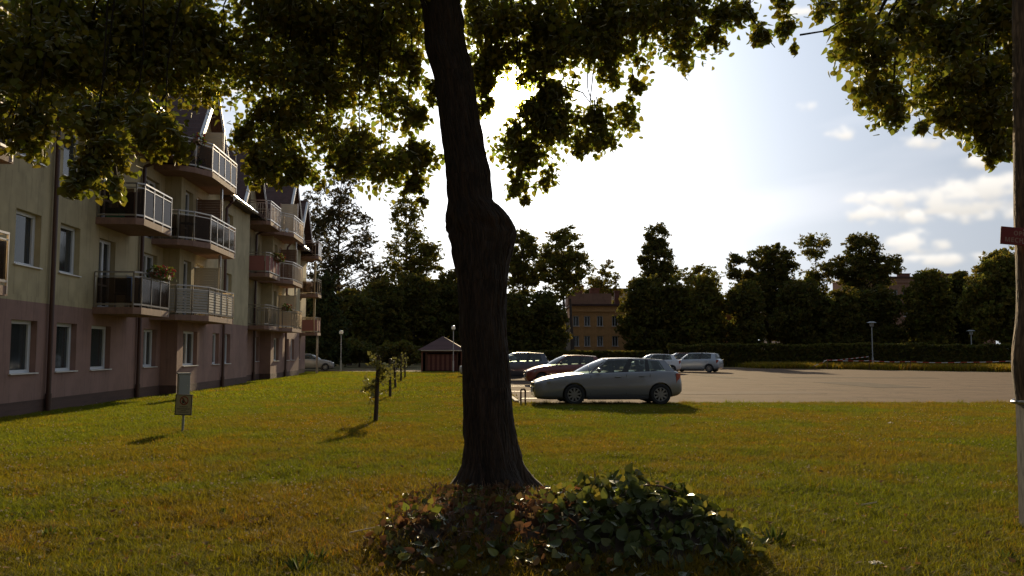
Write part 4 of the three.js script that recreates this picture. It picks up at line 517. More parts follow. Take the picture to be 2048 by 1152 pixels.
// ---------------------------------------------------------------- the big foreground linden
const D0 = 9.7;
{
  const t = thing('linden_tree', 'big dark linden with burled trunk standing in the foreground', 'tree', [gx(972, D0), 0, -D0]), o = V(gx(972, D0), 0, -D0), r = RNG(9);
  const prof = [[-700, 838, 905], [-300, 834, 912], [0, 841, 921], [100, 851, 935], [150, 866, 948], [200, 872, 955], [250, 878, 961], [300, 885, 972], [340, 889, 984], [380, 893, 985], [402, 896, 988], [414, 896, 1003], [430, 894, 1017], [448, 895, 1028], [465, 897, 1034], [485, 900, 1032], [503, 904, 1026], [525, 908, 1019], [560, 913, 1016], [620, 918, 1014], [700, 922, 1018], [760, 924, 1022], [830, 925, 1027], [890, 926, 1036], [930, 922, 1045], [955, 913, 1058], [978, 898, 1078], [1000, 876, 1100], [1020, 850, 1125]];
  const S = []; for (const [y, a, b] of prof) { const p = at(a, y, D0), q = at(b, y, D0); S.push([(p.y + q.y) / 2, (p.x + q.x) / 2 - o.x, Math.abs(q.x - p.x) / 2]); } S.sort((a, b) => a[0] - b[0]);
  const fy = (h, k) => { for (let i = 0; i < S.length - 1; i++) if (h <= S[i + 1][0]) { const f = clamp((h - S[i][0]) / (S[i + 1][0] - S[i][0]), 0, 1); return lerp(S[i][k], S[i + 1][k], f); } return S.at(-1)[k]; };
  const y0 = S[0][0] - 0.15, y1 = S.at(-1)[0], nv = 260, nu = 96, rd = keys([[y0, 0.62], [0.2, 0.5], [0.6, 0.4], [2.2, 0.34], [3.4, 0.34], [4.5, 0.28], [9, 0.22]]);
  const g = gridGeo(nu, nv, (u, v) => { const h = lerp(y0, y1, v ** 1.25), a = u * Math.PI * 2, rx = fy(Math.max(h, S[0][0]), 2), rz = Math.min(rd(h), rx * 1.12), low = smooth(h, 0.7, 0.05), root = low * (0.12 * Math.cos(a * 5 + 0.6) + 0.06 * Math.cos(a * 9)); 
    const ridge = Math.abs(fbm(u * 26 + 0.5 * fbm(u * 8, h * 2, 2, 8), h * 2.2, 3, 26) - 0.5), big = fbm(u * 6, h * 1.6, 3, 6) - 0.5, bl = smooth(Math.abs(h - 3.02), 0.45, 0.05) * (fbm(u * 14, h * 12, 3, 14) - 0.5) * 0.26;
    const k = 1 + root + 0.07 * big + bl + 0.03 * (fbm(u * 18, h * 9, 3, 18) - 0.5); return V(fy(Math.max(h, S[0][0]), 1) + Math.cos(a) * rx * k + Math.cos(a) * (ridge * 0.085 - 0.018), h, Math.sin(a) * rz * k + Math.sin(a) * (ridge * 0.085 - 0.018)); });
  { const id = g.index.array; for (let i = 0; i < id.length; i += 3) { const q = id[i]; id[i] = id[i + 1]; id[i + 1] = q; } g.computeVertexNormals(); const uv = g.attributes.uv, p = g.attributes.position; for (let i = 0; i < uv.count; i++) uv.setXY(i, uv.getX(i) * 2, p.getY(i) / 1.2); }
  part(t, 'trunk', g, M.bark);
  // crown: boughs and leaf clusters round them [px, py, depth, half width, half height (px), half depth (m), leaves]
  const C = [
    [120, 40, 9.2, 190, 110, 1.6, 900], [300, 50, 9.6, 170, 110, 1.6, 900], [40, 150, 8.6, 110, 110, 1.2, 520], [170, 160, 9.0, 140, 90, 1.4, 680], [330, 140, 9.6, 130, 80, 1.4, 560], [400, 60, 10, 110, 90, 1.2, 460], [435, 115, 10.2, 72, 42, 0.8, 170],
    [20, 270, 8.2, 65, 55, 0.6, 130], [70, 245, 8.2, 60, 60, 0.6, 140], [190, 250, 8.0, 80, 42, 0.6, 150], [270, 235, 8.2, 80, 40, 0.6, 150], [330, 265, 8.2, 60, 40, 0.5, 120], [220, 310, 8.0, 50, 40, 0.4, 80], [180, 345, 7.9, 55, 45, 0.4, 130], [150, 375, 7.8, 28, 30, 0.3, 50], [220, 375, 7.9, 28, 26, 0.3, 36], [345, 300, 8.2, 35, 22, 0.3, 40], [300, 300, 8.2, 40, 25, 0.4, 50],
    [420, 200, 10, 25, 22, 0.3, 14],
    [530, 40, 10.5, 120, 90, 1.4, 520], [640, 70, 10.4, 130, 110, 1.6, 760], [760, 60, 10.6, 110, 100, 1.5, 520], [820, 20, 10, 60, 60, 1, 170], [490, 110, 10.6, 60, 60, 0.8, 180], [560, 160, 10.4, 80, 70, 1.2, 330], [660, 180, 10.4, 110, 60, 1.2, 420], [760, 150, 10.6, 80, 60, 1.1, 230], [830, 140, 10.4, 42, 60, 0.7, 120],
    [530, 240, 10.2, 55, 60, 0.8, 220], [500, 285, 10.2, 32, 30, 0.5, 80], [600, 235, 10.2, 60, 45, 0.8, 180], [560, 330, 10.1, 62, 42, 0.7, 260], [600, 360, 10.1, 34, 24, 0.4, 90], [520, 335, 10.1, 36, 30, 0.4, 90], [655, 275, 10.2, 70, 40, 0.8, 170], [720, 300, 10.2, 70, 36, 0.8, 180], [760, 345, 10.2, 70, 34, 0.7, 210], [820, 320, 10.2, 46, 54, 0.6, 190], [835, 260, 10.3, 40, 50, 0.6, 90], [780, 225, 10.4, 60, 50, 0.7, 110], [862, 215, 10.5, 22, 60, 0.4, 70], [700, 340, 10.2, 40, 26, 0.5, 70], [828, 385, 10.2, 28, 26, 0.3, 50], [848, 405, 10.2, 16, 16, 0.2, 16],
    [960, 40, 11.0, 40, 60, 0.8, 130], [1010, 55, 10.8, 80, 60, 1.2, 340], [1100, 50, 10.6, 90, 70, 1.2, 420], [1190, 50, 10.4, 100, 75, 1.2, 440], [1290, 40, 10.2, 100, 60, 1.1, 380], [1385, 35, 10.0, 80, 55, 0.9, 280], [1455, 30, 9.8, 42, 42, 0.5, 110], [1000, 105, 11.0, 60, 32, 0.7, 130], [960, 165, 11.2, 26, 40, 0.3, 44], [975, 225, 11.2, 24, 24, 0.3, 34], [990, 130, 11, 44, 24, 0.4, 80], [1072, 150, 10.9, 34, 26, 0.4, 70], [972, 185, 11.2, 18, 36, 0.3, 50], [1062, 218, 10.8, 30, 16, 0.3, 44], [1040, 108, 10.9, 50, 20, 0.4, 80], [1030, 264, 10.8, 40, 18, 0.3, 70], [1090, 192, 10.8, 28, 42, 0.4, 110], [966, 140, 11.2, 26, 44, 0.3, 80],
    [1160, 110, 10.4, 75, 45, 0.8, 200], [1090, 125, 10.6, 40, 34, 0.5, 84], [1240, 105, 10.2, 60, 40, 0.7, 140], [1225, 150, 10.2, 40, 26, 0.4, 70], [1262, 180, 10.2, 24, 30, 0.3, 40], [1350, 95, 10.0, 46, 30, 0.4, 80], [1372, 125, 10.0, 30, 18, 0.3, 36], [1420, 85, 9.9, 32, 24, 0.3, 40],
    [1095, 205, 10.8, 44, 48, 0.5, 130], [1080, 262, 10.8, 60, 52, 0.7, 260], [1045, 320, 10.8, 56, 52, 0.6, 230], [1130, 250, 10.7, 58, 40, 0.6, 170], [1190, 235, 10.5, 50, 36, 0.5, 130], [1240, 243, 10.4, 44, 16, 0.4, 60], [1195, 285, 10.5, 42, 34, 0.4, 100], [1160, 305, 10.6, 30, 24, 0.3, 44], [1040, 380, 10.8, 36, 30, 0.4, 90], [1100, 350, 10.7, 34, 26, 0.3, 60], [1052, 402, 10.8, 14, 14, 0.2, 14], [1105, 185, 10.8, 26, 24, 0.3, 30], [1150, 160, 10.6, 20, 16, 0.3, 12],
    [1500, 35, 9.4, 40, 34, 0.4, 66], [1560, 12, 9.3, 36, 20, 0.3, 50], [1525, 78, 9.4, 32, 26, 0.3, 60], [1572, 62, 9.3, 28, 28, 0.3, 46], [1590, 92, 9.3, 10, 12, 0.1, 6]];
  const list = [], limbs = [], twigs = [], crotch = [V(-0.75, 6.2, 0.1), V(-0.75, 5.6, 0)], near = [];
  const parts = [];
  for (const [px, py, d, rx, ry, rz, n] of C) {
    const c = at(px, py, d).sub(o), sx = rx / F * d, sy = ry / F * d, root = crotch[0].clone().lerp(crotch[1], r()).add(V(0, 1.2 * r(), 0));
    if (n > 90) { const cu = new THREE.CatmullRomCurve3([root, V(lerp(root.x, c.x, 0.55), Math.max(6.6, c.y + 1.4) + 0.5 * r(), lerp(root.z, c.z, 0.55)), V(lerp(root.x, c.x, 0.92), Math.max(c.y + 0.9, 5.7), lerp(root.z, c.z, 0.92)), c.clone().add(V(0, sy * 0.2, 0))]).getPoints(9), w = 0.028 + n / 20000; for (let k = 3; k < 9; k++) cu[k].add(V((r() - 0.5) * 0.12, (r() - 0.5) * 0.06, (r() - 0.5) * 0.12)); for (let k = 0; k < 9; k++) limbs.push(bar(cu[k], cu[k + 1], lerp(w, 0.005, (k / 9) ** 0.6), 5, lerp(w, 0.005, ((k + 1) / 9) ** 0.6))); }
    const m = Math.max(2, Math.round(n / 26)), tips = [];
    for (let i = 0; i < m; i++) { const a = r() * 6.283, u = r() * 2 - 1, q = Math.sqrt(1 - u * u), R = 0.2 + 0.9 * r() ** 0.8; tips.push(V(c.x + Math.cos(a) * q * sx * R, c.y + u * sy * R, c.z + Math.sin(a) * q * rz * R)); }
    for (const tp of tips) { const from = n > 30 ? c.clone().lerp(tp, 0.15).add(V((r() - 0.5) * 0.1, 0.12 + 0.18 * r(), 0)) : c.clone().add(V(0, sy, 0)); twigs.push(bar(from, tp, 0.009, 4, 0.003)); 
      const lo = (n * (n > 400 ? 3.9 : 3.0)) / m * (0.6 + 0.8 * r()); for (let k = 0; k < lo; k++) { const f = r(), s = 0.105 * Math.min(1, sx * 2), p = from.clone().lerp(tp, 0.2 + 0.9 * f).add(V((r() + r() - 1) * s * 3.1, (r() + r() - 1) * s * 2.6 - 0.02, (r() + r() - 1) * s * 3.1)); 
        const mm = mtx(p, Math.PI - 0.5 + (r() - 0.5) * 1.5, r() * 6.283, (r() - 0.5) * 1.1, 0.046 + 0.042 * r()); (p.y < 3.35 && near.length < 280 && r() < 0.25 ? near : list).push([mm, leafTints(r, [1, 1, 1], 0.5)]); } } }
  // leading twigs that show against the sky
  for (const [a, b, c] of [[[1105, 165, 10.8], [1165, 185, 10.6], [1180, 205, 10.5]], [[1500, 0, 9.4], [1498, 30, 9.4], [1550, 95, 9.3]], [[1600, 70, 9.0], [1650, 62, 9], [1700, 30, 9]], [[190, 220, 8.1], [185, 300, 8], [170, 360, 7.9]], [[330, 190, 8.2], [290, 260, 8.2], [340, 290, 8.2]]]) { const [p, q, s] = [a, b, c].map((k) => at(...k).sub(o)); limbs.push(bar(p, q, 0.012, 5, 0.009), bar(q, s, 0.009, 5, 0.005)); }
  limbs.push(bar(V(-0.75, 5.9, 0), V(-3.4, 7.6, 0.6), 0.12, 8, 0.07), bar(V(-0.7, 6.0, 0), V(1.9, 7.4, -0.3), 0.11, 8, 0.06));
  part(t, 'limbs', limbs, M.bark); part(t, 'twigs', twigs, M.twig);
  // crown above the frame
  for (let i = 0; i < 9000; i++) { const a = r() * 6.283, R = Math.sqrt(r()) * 4.4, p = V(-0.6 + Math.cos(a) * R, 6.3 + 4.2 * r() * (1 - (R / 5) ** 2), Math.sin(a) * R); list.push([mtx(p, 2.6 + (r() - 0.5) * 1.5, r() * 6.3, r() - 0.5, 0.1 + 0.05 * r()), leafTints(r, [1, 1, 1], 0.5)]); }
  instanced(t, 'crown', leafShape, LEAF.linden, list);
  for (const [m] of near) { const q = part(t, 'leaf', leafShape, LEAF.linden); q.applyMatrix4(m); }
}
// the neighbouring tree whose crown hangs in from the right
{
  const d = 9.4, x0 = 7.4, t = thing('maple_tree', 'leafy crown hanging into the top right corner of the view', 'tree', [x0, 0, -10.5]), o = V(x0, 0, -10.5), r = RNG(33), list = [], limbs = [], twigs = [], near = [];
  const tr = []; const ps = [V(0, 0, 0), V(0.05, 1.6, 0), V(-0.05, 3.4, 0), V(0, 5.4, 0.1), V(0.1, 8, 0)]; for (let i = 0; i < 4; i++) tr.push(bar(ps[i], ps[i + 1], 0.3 - i * 0.05, 14, 0.25 - i * 0.05)); part(t, 'trunk', tr, M.bark);
  const C = [[1640, 22, 9, 32, 30, 0.3, 60], [1705, 20, 9, 42, 30, 0.5, 120], [1720, 85, 9.2, 50, 40, 0.6, 170], [1755, 130, 9.3, 60, 40, 0.6, 220], [1790, 60, 9.3, 60, 70, 0.8, 250], [1730, 185, 9.3, 46, 26, 0.4, 110], [1785, 195, 9.3, 60, 40, 0.6, 220], [1790, 240, 9.3, 34, 22, 0.3, 80], [1700, 118, 9.2, 26, 16, 0.3, 36], [1850, 30, 9.4, 60, 40, 0.8, 190], [1900, 90, 9.6, 80, 70, 1.1, 460], [1970, 60, 9.8, 90, 90, 1.3, 620], [1880, 170, 9.5, 60, 52, 0.8, 250], [1960, 170, 9.7, 90, 70, 1.1, 520], [2030, 140, 10, 60, 130, 1.2, 480], [1905, 235, 9.5, 50, 30, 0.5, 140], [1975, 245, 9.6, 60, 40, 0.6, 230], [1975, 288, 9.6, 40, 28, 0.4, 110], [1978, 318, 9.6, 18, 20, 0.2, 26], [2030, 265, 9.8, 32, 40, 0.5, 130], [1848, 258, 9.4, 22, 14, 0.2, 26], [2090, 120, 10, 60, 150, 1.2, 400]];
  for (const [px, py, dd, rx, ry, rz, n] of C) { const c = at(px, py, dd).sub(o), sx = rx / F * dd, sy = ry / F * dd, root = V(0, 3.6 + 1.6 * r(), 0); if (n > 100) { const cu = new THREE.CatmullRomCurve3([root, V(lerp(root.x, c.x, 0.6), Math.max(6.2, c.y + 1.2), lerp(root.z, c.z, 0.6)), V(lerp(root.x, c.x, 0.93), Math.max(c.y + 0.7, 5.5), lerp(root.z, c.z, 0.93)), c]).getPoints(8); for (let k = 0; k < 8; k++) limbs.push(bar(cu[k], cu[k + 1], lerp(0.05, 0.007, k / 8), 5, lerp(0.05, 0.007, (k + 1) / 8))); }
    const m = Math.max(2, Math.round(n / 26)); for (let i = 0; i < m; i++) { const a = r() * 6.283, u = r() * 2 - 1, q = Math.sqrt(1 - u * u), R = 0.2 + 0.9 * r() ** 0.8, tp = V(c.x + Math.cos(a) * q * sx * R, c.y + u * sy * R, c.z + Math.sin(a) * q * rz * R), from = c.clone().lerp(tp, 0.15).add(V((r() - 0.5) * 0.1, 0.1 + 0.15 * r(), 0)); twigs.push(bar(from, tp, 0.006, 4, 0.003)); const lo = n * (px < 1860 ? 2.3 : 3.2) / m * (0.6 + 0.8 * r()); for (let k = 0; k < lo; k++) { const s = 0.1 * Math.min(1, sx * 2), p = from.clone().lerp(tp, 0.2 + 0.9 * r()).add(V((r() + r() - 1) * s * 3.1, (r() + r() - 1) * s * 2.6 - 0.02, (r() + r() - 1) * s * 3.1)); const mm = mtx(p, Math.PI - 0.5 + (r() - 0.5) * 1.5, r() * 6.283, (r() - 0.5) * 1.1, 0.046 + 0.042 * r()); (p.y < 3.75 && near.length < 200 && r() < 0.3 ? near : list).push([mm, leafTints(r, [1, 1, 1], 0.5)]); } } }
  for (const [a, b, c] of [[[1608, 70, 9.0], [1655, 62, 9], [1705, 35, 9.1]], [[1845, 20, 9.3], [1830, 80, 9.3], [1822, 180, 9.3]], [[1800, 0, 9.2], [1780, 60, 9.3], [1765, 150, 9.3]]]) { const [p, q, s] = [a, b, c].map((k) => at(...k).sub(o)); limbs.push(bar(p, q, 0.004, 5, 0.004), bar(q, s, 0.004, 5, 0.008)); }
  part(t, 'limbs', limbs, M.bark); part(t, 'twigs', twigs, M.twig);
  for (let i = 0; i < 5000; i++) { const a = r() * 6.283, R = Math.sqrt(r()) * 3.6, p = V(0.4 + Math.cos(a) * R, 5.6 + 3.6 * r() * (1 - (R / 4) ** 2), Math.sin(a) * R); list.push([mtx(p, 2.6 + (r() - 0.5) * 1.5, r() * 6.3, r() - 0.5, 0.1 + 0.05 * r()), leafTints(r, [1, 1, 1], 0.5)]); }
  instanced(t, 'crown', leafShape, LEAF.linden, list); for (const [m] of near) { const q = part(t, 'leaf', leafShape, LEAF.linden); q.applyMatrix4(m); }
}
// ---------------------------------------------------------------- heap of cut ivy and dry stalks round the trunk
const heapH = (x, z) => { const g = (cx, cz, sx, sz, h) => h * Math.exp(-(((x - cx) / sx) ** 2) - (((z - cz) / sz) ** 2)); return g(0.95, -7.25, 0.55, 0.85, 0.4) + g(1.5, -6.85, 0.38, 0.7, 0.2) + g(-0.3, -8.7, 0.85, 1.3, 0.15) + g(0.25, -7.1, 0.8, 1.0, 0.2) + g(-0.75, -7.1, 0.38, 0.8, 0.16) + 0.16 * (fbm(x * 2.6 + 7, z * 2.6, 3) - 0.5) * smooth(1.6 - Math.abs(x - 0.4), 0, 0.8) * smooth(2.2 - Math.abs(z + 7.6), 0, 0.8) - 0.02; };
{
  const t = thing('ivy_heap', 'heap of large ivy leaves and dry stalks round the foot of the big trunk', 'leaf heap', [0.4, 0, -8.2]), o = V(0.4, 0, -8.2), r = RNG(71);
  part(t, 'mound', gridGeo(60, 50, (i, j) => { const x = lerp(-2.4, 3.0, i), z = lerp(-11.4, -4.4, j); return V(x - o.x, heapH(x, z) + 0.015 * (fbm(x * 9, z * 9, 3) - 0.5) - 0.012, z - o.z); }), M.soil);
  const pick = () => { for (;;) { const x = lerp(-1.5, 2.4, r()), z = lerp(-9.8, -5.3, r()), h = heapH(x, z); if (h > 0.03 && r() < 0.25 + h * 3) return [x, z, h]; } };
  const nor = (x, z) => V(heapH(x - 0.05, z) - heapH(x + 0.05, z), 0.1, heapH(x, z - 0.05) - heapH(x, z + 0.05)).normalize(), up = V(0, 1, 0), q = new THREE.Quaternion(), e = new THREE.Quaternion(), put = (x, z, h, s, wild) => { q.setFromUnitVectors(V(0, 0, 1), nor(x, z)); e.setFromEuler(new THREE.Euler((r() - 0.5) * wild, (r() - 0.5) * wild, r() * 6.3)); dummy.quaternion.copy(q).multiply(e); dummy.position.set(x - o.x, h, z - o.z); dummy.scale.setScalar(s); dummy.updateMatrix(); return dummy.matrix.clone(); };
  const big = [], small = [], dry = [];
  for (let i = 0; i < 3000; i++) { const [x, z, h] = pick(), ivy = x + 0.5 * (r() - 0.5) > 0.4 || z > -6.6 && r() < 0.5; const s = ivy ? 0.045 + 0.085 * r() * r() + 0.02 * r() : 0.035 + 0.05 * r(); const m = put(x, z, h + 0.02 + 0.07 * r() * r() + 0.02 * r(), s, 2.4); (ivy || r() < 0.3 ? (big.length < 270 && s > 0.08 ? big : small) : dry).push([m, leafTints(r, [1, 1, 1], 0.6)]); }
  big.forEach(([m], i) => { const g = part(t, 'leaf', leafShape, [LEAF.ivy, LEAF.ivy, LEAF.ivyPale][i % 3]); g.applyMatrix4(m); }); instanced(t, 'small_leaves', leafShape, LEAF.ivy, small); instanced(t, 'dry_leaves', leafShape, LEAF.dry, dry);
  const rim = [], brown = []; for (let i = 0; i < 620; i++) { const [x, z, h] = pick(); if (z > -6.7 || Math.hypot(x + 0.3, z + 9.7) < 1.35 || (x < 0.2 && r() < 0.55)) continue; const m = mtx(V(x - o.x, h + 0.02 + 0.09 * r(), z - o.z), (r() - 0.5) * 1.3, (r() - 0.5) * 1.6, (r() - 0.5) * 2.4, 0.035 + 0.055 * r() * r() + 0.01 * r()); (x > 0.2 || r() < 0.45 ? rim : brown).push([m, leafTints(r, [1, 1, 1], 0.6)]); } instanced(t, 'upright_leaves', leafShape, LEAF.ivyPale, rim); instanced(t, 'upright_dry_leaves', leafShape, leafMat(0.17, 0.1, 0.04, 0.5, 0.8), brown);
  // crisp leaves standing up along the crest, lit from behind
  const stalks = []; for (let i = 0; i < 420; i++) { const x = lerp(-1.25, 0.75, r()), z = lerp(-9.4, -6.8, r()), h = heapH(x, z); if (h < 0.05) continue; const a = V(x - o.x, h - 0.02, z - o.z), b = a.clone().add(V((r() - 0.5) * 0.1, 0.05 + 0.11 * r(), (r() - 0.5) * 0.1)); stalks.push(bar(a, b, 0.005, 4, 0.003)); } part(t, 'dry_stalks', stalks, M.wood).userData.kind = 'stuff';
  const vines = []; for (const [p0, p1, p2] of [[[0.95, -7.0], [1.2, -7.05], [1.4, -7.0]]]) { const c = new THREE.CatmullRomCurve3([p0, p1, p2].map(([x, z], i) => V(x - o.x, Math.max(0.02, heapH(x, z)) + 0.06 + (i === 1 ? 0.04 : 0), z - o.z))); vines.push(new THREE.TubeGeometry(c, 16, 0.007, 6)); } part(t, 'vine', vines, M.wood);
}
// ---------------------------------------------------------------- grass
{
  const r = RNG(2024), blade = (h, w, lean, a, x, z, bend) => { const c = Math.cos(a), s = Math.sin(a), P = [], L = (k, side) => { const f = lean * k * k * bend; P.push(x + c * f - s * side * w * (1 - k * 0.85), h * k * (1 - 0.25 * k * lean * 4), z + s * f + c * side * w * (1 - k * 0.85)); }; L(0, 1); L(0, -1); L(0.55, 1); L(0.55, -1); L(1, 0); return [P, [0, 1, 2, 1, 3, 2, 2, 3, 4]]; };
  const tuft = (n, rad, h, w, seed) => { const q = RNG(seed), p = [], id = []; for (let i = 0; i < n; i++) { const R = rad * Math.sqrt(q()), a = q() * 6.283, [P, I] = blade(h * (0.45 + 0.75 * q()), w * (0.6 + 0.7 * q()), 0.03 + 0.07 * q() * h / 0.07, q() * 6.283, Math.cos(a) * R, Math.sin(a) * R, 1); const b = p.length / 3; p.push(...P); I.forEach((k) => id.push(b + k)); } return geom(p, id); };
  const okAt = (x, z) => { const d = -z; if (d > 26.2 && x > kx(d) - 0.2 && d < 84) return false; if (x < -10.55 - 0.0728 * d && d < 62) return false; return true; };
  const tint = (x, z) => { const a = fbm(x * 0.35 + 40, z * 0.35, 4), b = fbm(x * 1.9, z * 1.9, 3), lush = smooth(-x - 2 - 0.02 * -z, 0, 9) * 0.5, dry = clamp(smooth(a * 0.6 + b * 0.4, 0.38, 0.62) * 0.85 + 0.3 * smooth(-z, 10, 6) - lush, 0, 1), k = (0.75 + 0.5 * r()) * (1 + 0.5 * lush); const g = [0.74, 1.0, 0.42], y = [1.06, 0.93, 0.6]; return rgb(lerp(g[0], y[0], dry) * k * (r() < 0.06 ? 1.6 : 1), lerp(g[1], y[1], dry) * k, lerp(g[2], y[2], dry) * k); };
  const scatter = (name, geos, d0, d1, n, pw, s0, s1, label) => { const lists = geos.map(() => []); let c = 0; for (let i = 0; i < n; i++) { const d = d0 + (d1 - d0) * r() ** pw, x = (r() * 2 - 1) * (0.63 * d + 1.2), z = -d; if (!okAt(x, z) || (d < 11.5 && heapH(x, z) > 0.06 + 0.12 * r())) continue; const cl = fbm(x * 1.3 + 9, z * 1.3, 3); if (r() > 0.35 + cl * 1.1) continue; const k = Math.floor(r() * geos.length); lists[k].push([mtx(V(x, Math.max(0, d < 11.5 && x > -2.4 && x < 3.0 ? heapH(x, z) * 0.9 : 0), z), 0, r() * 6.283, 0, (s0 + (s1 - s0) * r()) * (0.7 + 0.6 * cl)), tint(x, z)]); }
    const root = thing(name, label, 'grass'); root.userData.kind = 'stuff'; lists.forEach((l, k) => instanced(root, 'blades', geos[k], LEAF.grass, l)); };
  scatter('grass', [tuft(12, 0.045, 0.062, 0.0042, 1), tuft(9, 0.04, 0.08, 0.0038, 2), tuft(14, 0.06, 0.048, 0.0045, 3), tuft(7, 0.05, 0.1, 0.004, 8)], 5.2, 14, 95000, 1.0, 0.7, 1.35, 'near lawn grass of mixed green and dry blades in the foreground');
  scatter('grass', [tuft(26, 0.14, 0.06, 0.008, 4), tuft(22, 0.16, 0.07, 0.007, 5)], 13, 29, 70000, 1.0, 0.7, 1.3, 'lawn grass in the middle distance round the sign and nearest sapling');
  scatter('grass', [tuft(34, 0.4, 0.07, 0.02, 6)], 28, 66, 42000, 0.8, 0.8, 1.4, 'far lawn grass in the strip between building and parked cars');
  { // longer tufts, and stems growing over the edge of the lot
    const list = []; for (let i = 0; i < 260; i++) { const d = 5.6 + 9 * r() ** 1.2, x = (r() * 2 - 1) * 0.62 * d; if (fbm(x * 0.9 + 20, -d * 0.9, 3) < 0.5 || heapH(x, -d) > 0.0) continue; list.push([mtx(V(x, 0, -d), 0, r() * 6.3, 0, 0.6 + 0.7 * r()), tint(x, -d).multiplyScalar(0.7)]); } for (let i = 0; i < 900; i++) { const x = lerp(0.4, 17, r()); if (r() > 0.25 + fbm(x * 1.2, 5, 3)) continue; list.push([mtx(V(x, 0, -26.25 + 0.5 * (r() - 0.3)), 0, r() * 6.3, 0, 0.4 + 0.9 * r() * r()), tint(x, -26)]); }
    const root = thing('grass', 'longer grass tufts in the lawn and along the edge of the lot'); root.userData.category = 'grass'; root.userData.kind = 'stuff'; instanced(root, 'blades', tuft(22, 0.09, 0.15, 0.005, 9), LEAF.grass, list);
    const dl = []; for (let i = 0; i < 700; i++) { const d = 5.5 + 8 * r() ** 1.6, x = (r() * 2 - 1) * 0.6 * d; dl.push([mtx(V(x, Math.max(0, heapH(x, -d)) + 0.05 + 0.03 * r(), -d), -1.5 + (r() - 0.5) * 1.4, r() * 6.3, 0, 0.025 + 0.03 * r()), leafTints(r, [1, 1, 1], 0.8)]); }
    const f = thing('fallen_leaves', 'dry fallen leaves scattered in the foreground grass', 'leaves'); f.userData.kind = 'stuff'; instanced(f, 'leaves', leafShape, leafMat(0.2, 0.125, 0.05, 0.4, 0.9), dl); }
  // rough strip beyond the lot
  { const list = []; for (let i = 0; i < 5000; i++) { const x = lerp(24, 52, r()), zf = lerp(-80, -64.5, smooth(x, 24.5, 44)), z = zf - 0.3 - 7 * r(); list.push([mtx(V(x, 0, z), 0, r() * 6.3, 0, 1.5 + 2.6 * r()), rgb(0.7 + 0.4 * r(), 0.65 + 0.25 * r(), 0.6)]); } const root = thing('tall_grass', 'strip of tall yellowing grass beyond the parking lot under the tape', 'grass'); root.userData.kind = 'stuff'; instanced(root, 'blades', tuft(34, 0.35, 0.16, 0.014, 7), LEAF.grass, list); }
  // clover heads and dry bits that catch the light
  { const list = [], g = new THREE.IcosahedronGeometry(0.011, 0); for (let i = 0; i < 9000; i++) { const d = 6 + 30 * r() ** 1.1, x = (r() * 2 - 1) * (0.62 * d + 1), z = -d; if (!okAt(x, z)) continue; const f = fbm(x * 0.5 + 3, z * 0.5 + 8, 3); if (r() > smooth(f + (x < -2 ? 0.08 : 0), 0.45, 0.68)) continue; list.push([mtx(V(x, 0.04 + 0.05 * r(), z), 0, 0, 0, 0.5 + 0.7 * r()), null]); } const root = thing('clover', 'small white clover heads sprinkled over the lawn', 'clover'); root.userData.kind = 'stuff'; instanced(root, 'flower_heads', g, leafMat(0.62, 0.56, 0.42, 0.4), list); }
  // broad weeds
  const weed = (label, x, z, s, seed) => { const q = RNG(seed), t = thing('weed', label, 'weed', [x, 0, z], 0); for (let i = 0; i < 11; i++) { const a = q() * 6.283, l = leafShape.clone(); l.scale(0.3, 1, 1); l.rotateX(0.5 + 0.7 * q()); l.rotateY(a); l.scale(s, s, s); part(t, 'leaf', l, LEAF.weed); } };
  weed('upright weed rosette at the right foot of the ivy heap', gx(1538, 7.2), -7.2, 0.16, 3); weed('leafy weed at the left foot of the heap near the frame bottom', gx(640, 6.6), -6.6, 0.13, 4); weed('dark weed tuft in the lawn left of the trunk shadow', gx(610, 6.3), -6.3, 0.14, 5); weed('low weed rosette in the lawn far left of the trunk', gx(115, 7.4), -7.4, 0.12, 6); weed('small weed in the grass right of the wooden pole foot', gx(1990, 6.6), -6.6, 0.11, 7); weed('weed tuft in the lawn between sign and trunk', gx(455, 8.4), -8.4, 0.1, 8);
  // litter
  const crumple = (name, label, px, py, w, seed) => { const d = 1.6 * F / (py - 703), q = RNG(seed), g = gridGeo(6, 6, (i, j) => V((i - 0.5) * w, 0.02 + w * 0.35 * q() * (1 - Math.abs(i - 0.5)), (j - 0.5) * w * 0.8)); top(name, g.translate(gx(px, d), 0.02, -d), mat(0.66, 0.6, 0.5, 0.8, { side: THREE.DoubleSide }), label, 'litter'); };
  crumple('paper_scrap', 'crumpled pale paper scrap in the grass at the bottom right', 1737, 1129, 0.09, 5); crumple('paper_scrap', 'tiny white scrap on the lawn right of the estate car', 1775, 849, 0.11, 6);
  const dk = 1.6 * F / (1014 - 703); top('fallen_twig', bar(V(gx(1712, dk), 0.05, -dk), V(gx(1746, dk), 0.07, -dk - 0.05), 0.012, 6, 0.006), M.reed, 'pale fallen twig lying in the lawn on the right', 'twig');
  const wd = gx(1130, 6.6); top('fallen_twig', bar(V(-1.35, 0.1, -7.2), V(-0.9, 0.16, -7.4), 0.006, 5, 0.003), M.reed, 'thin pale twig across the left flank of the leaf heap', 'twig');
}
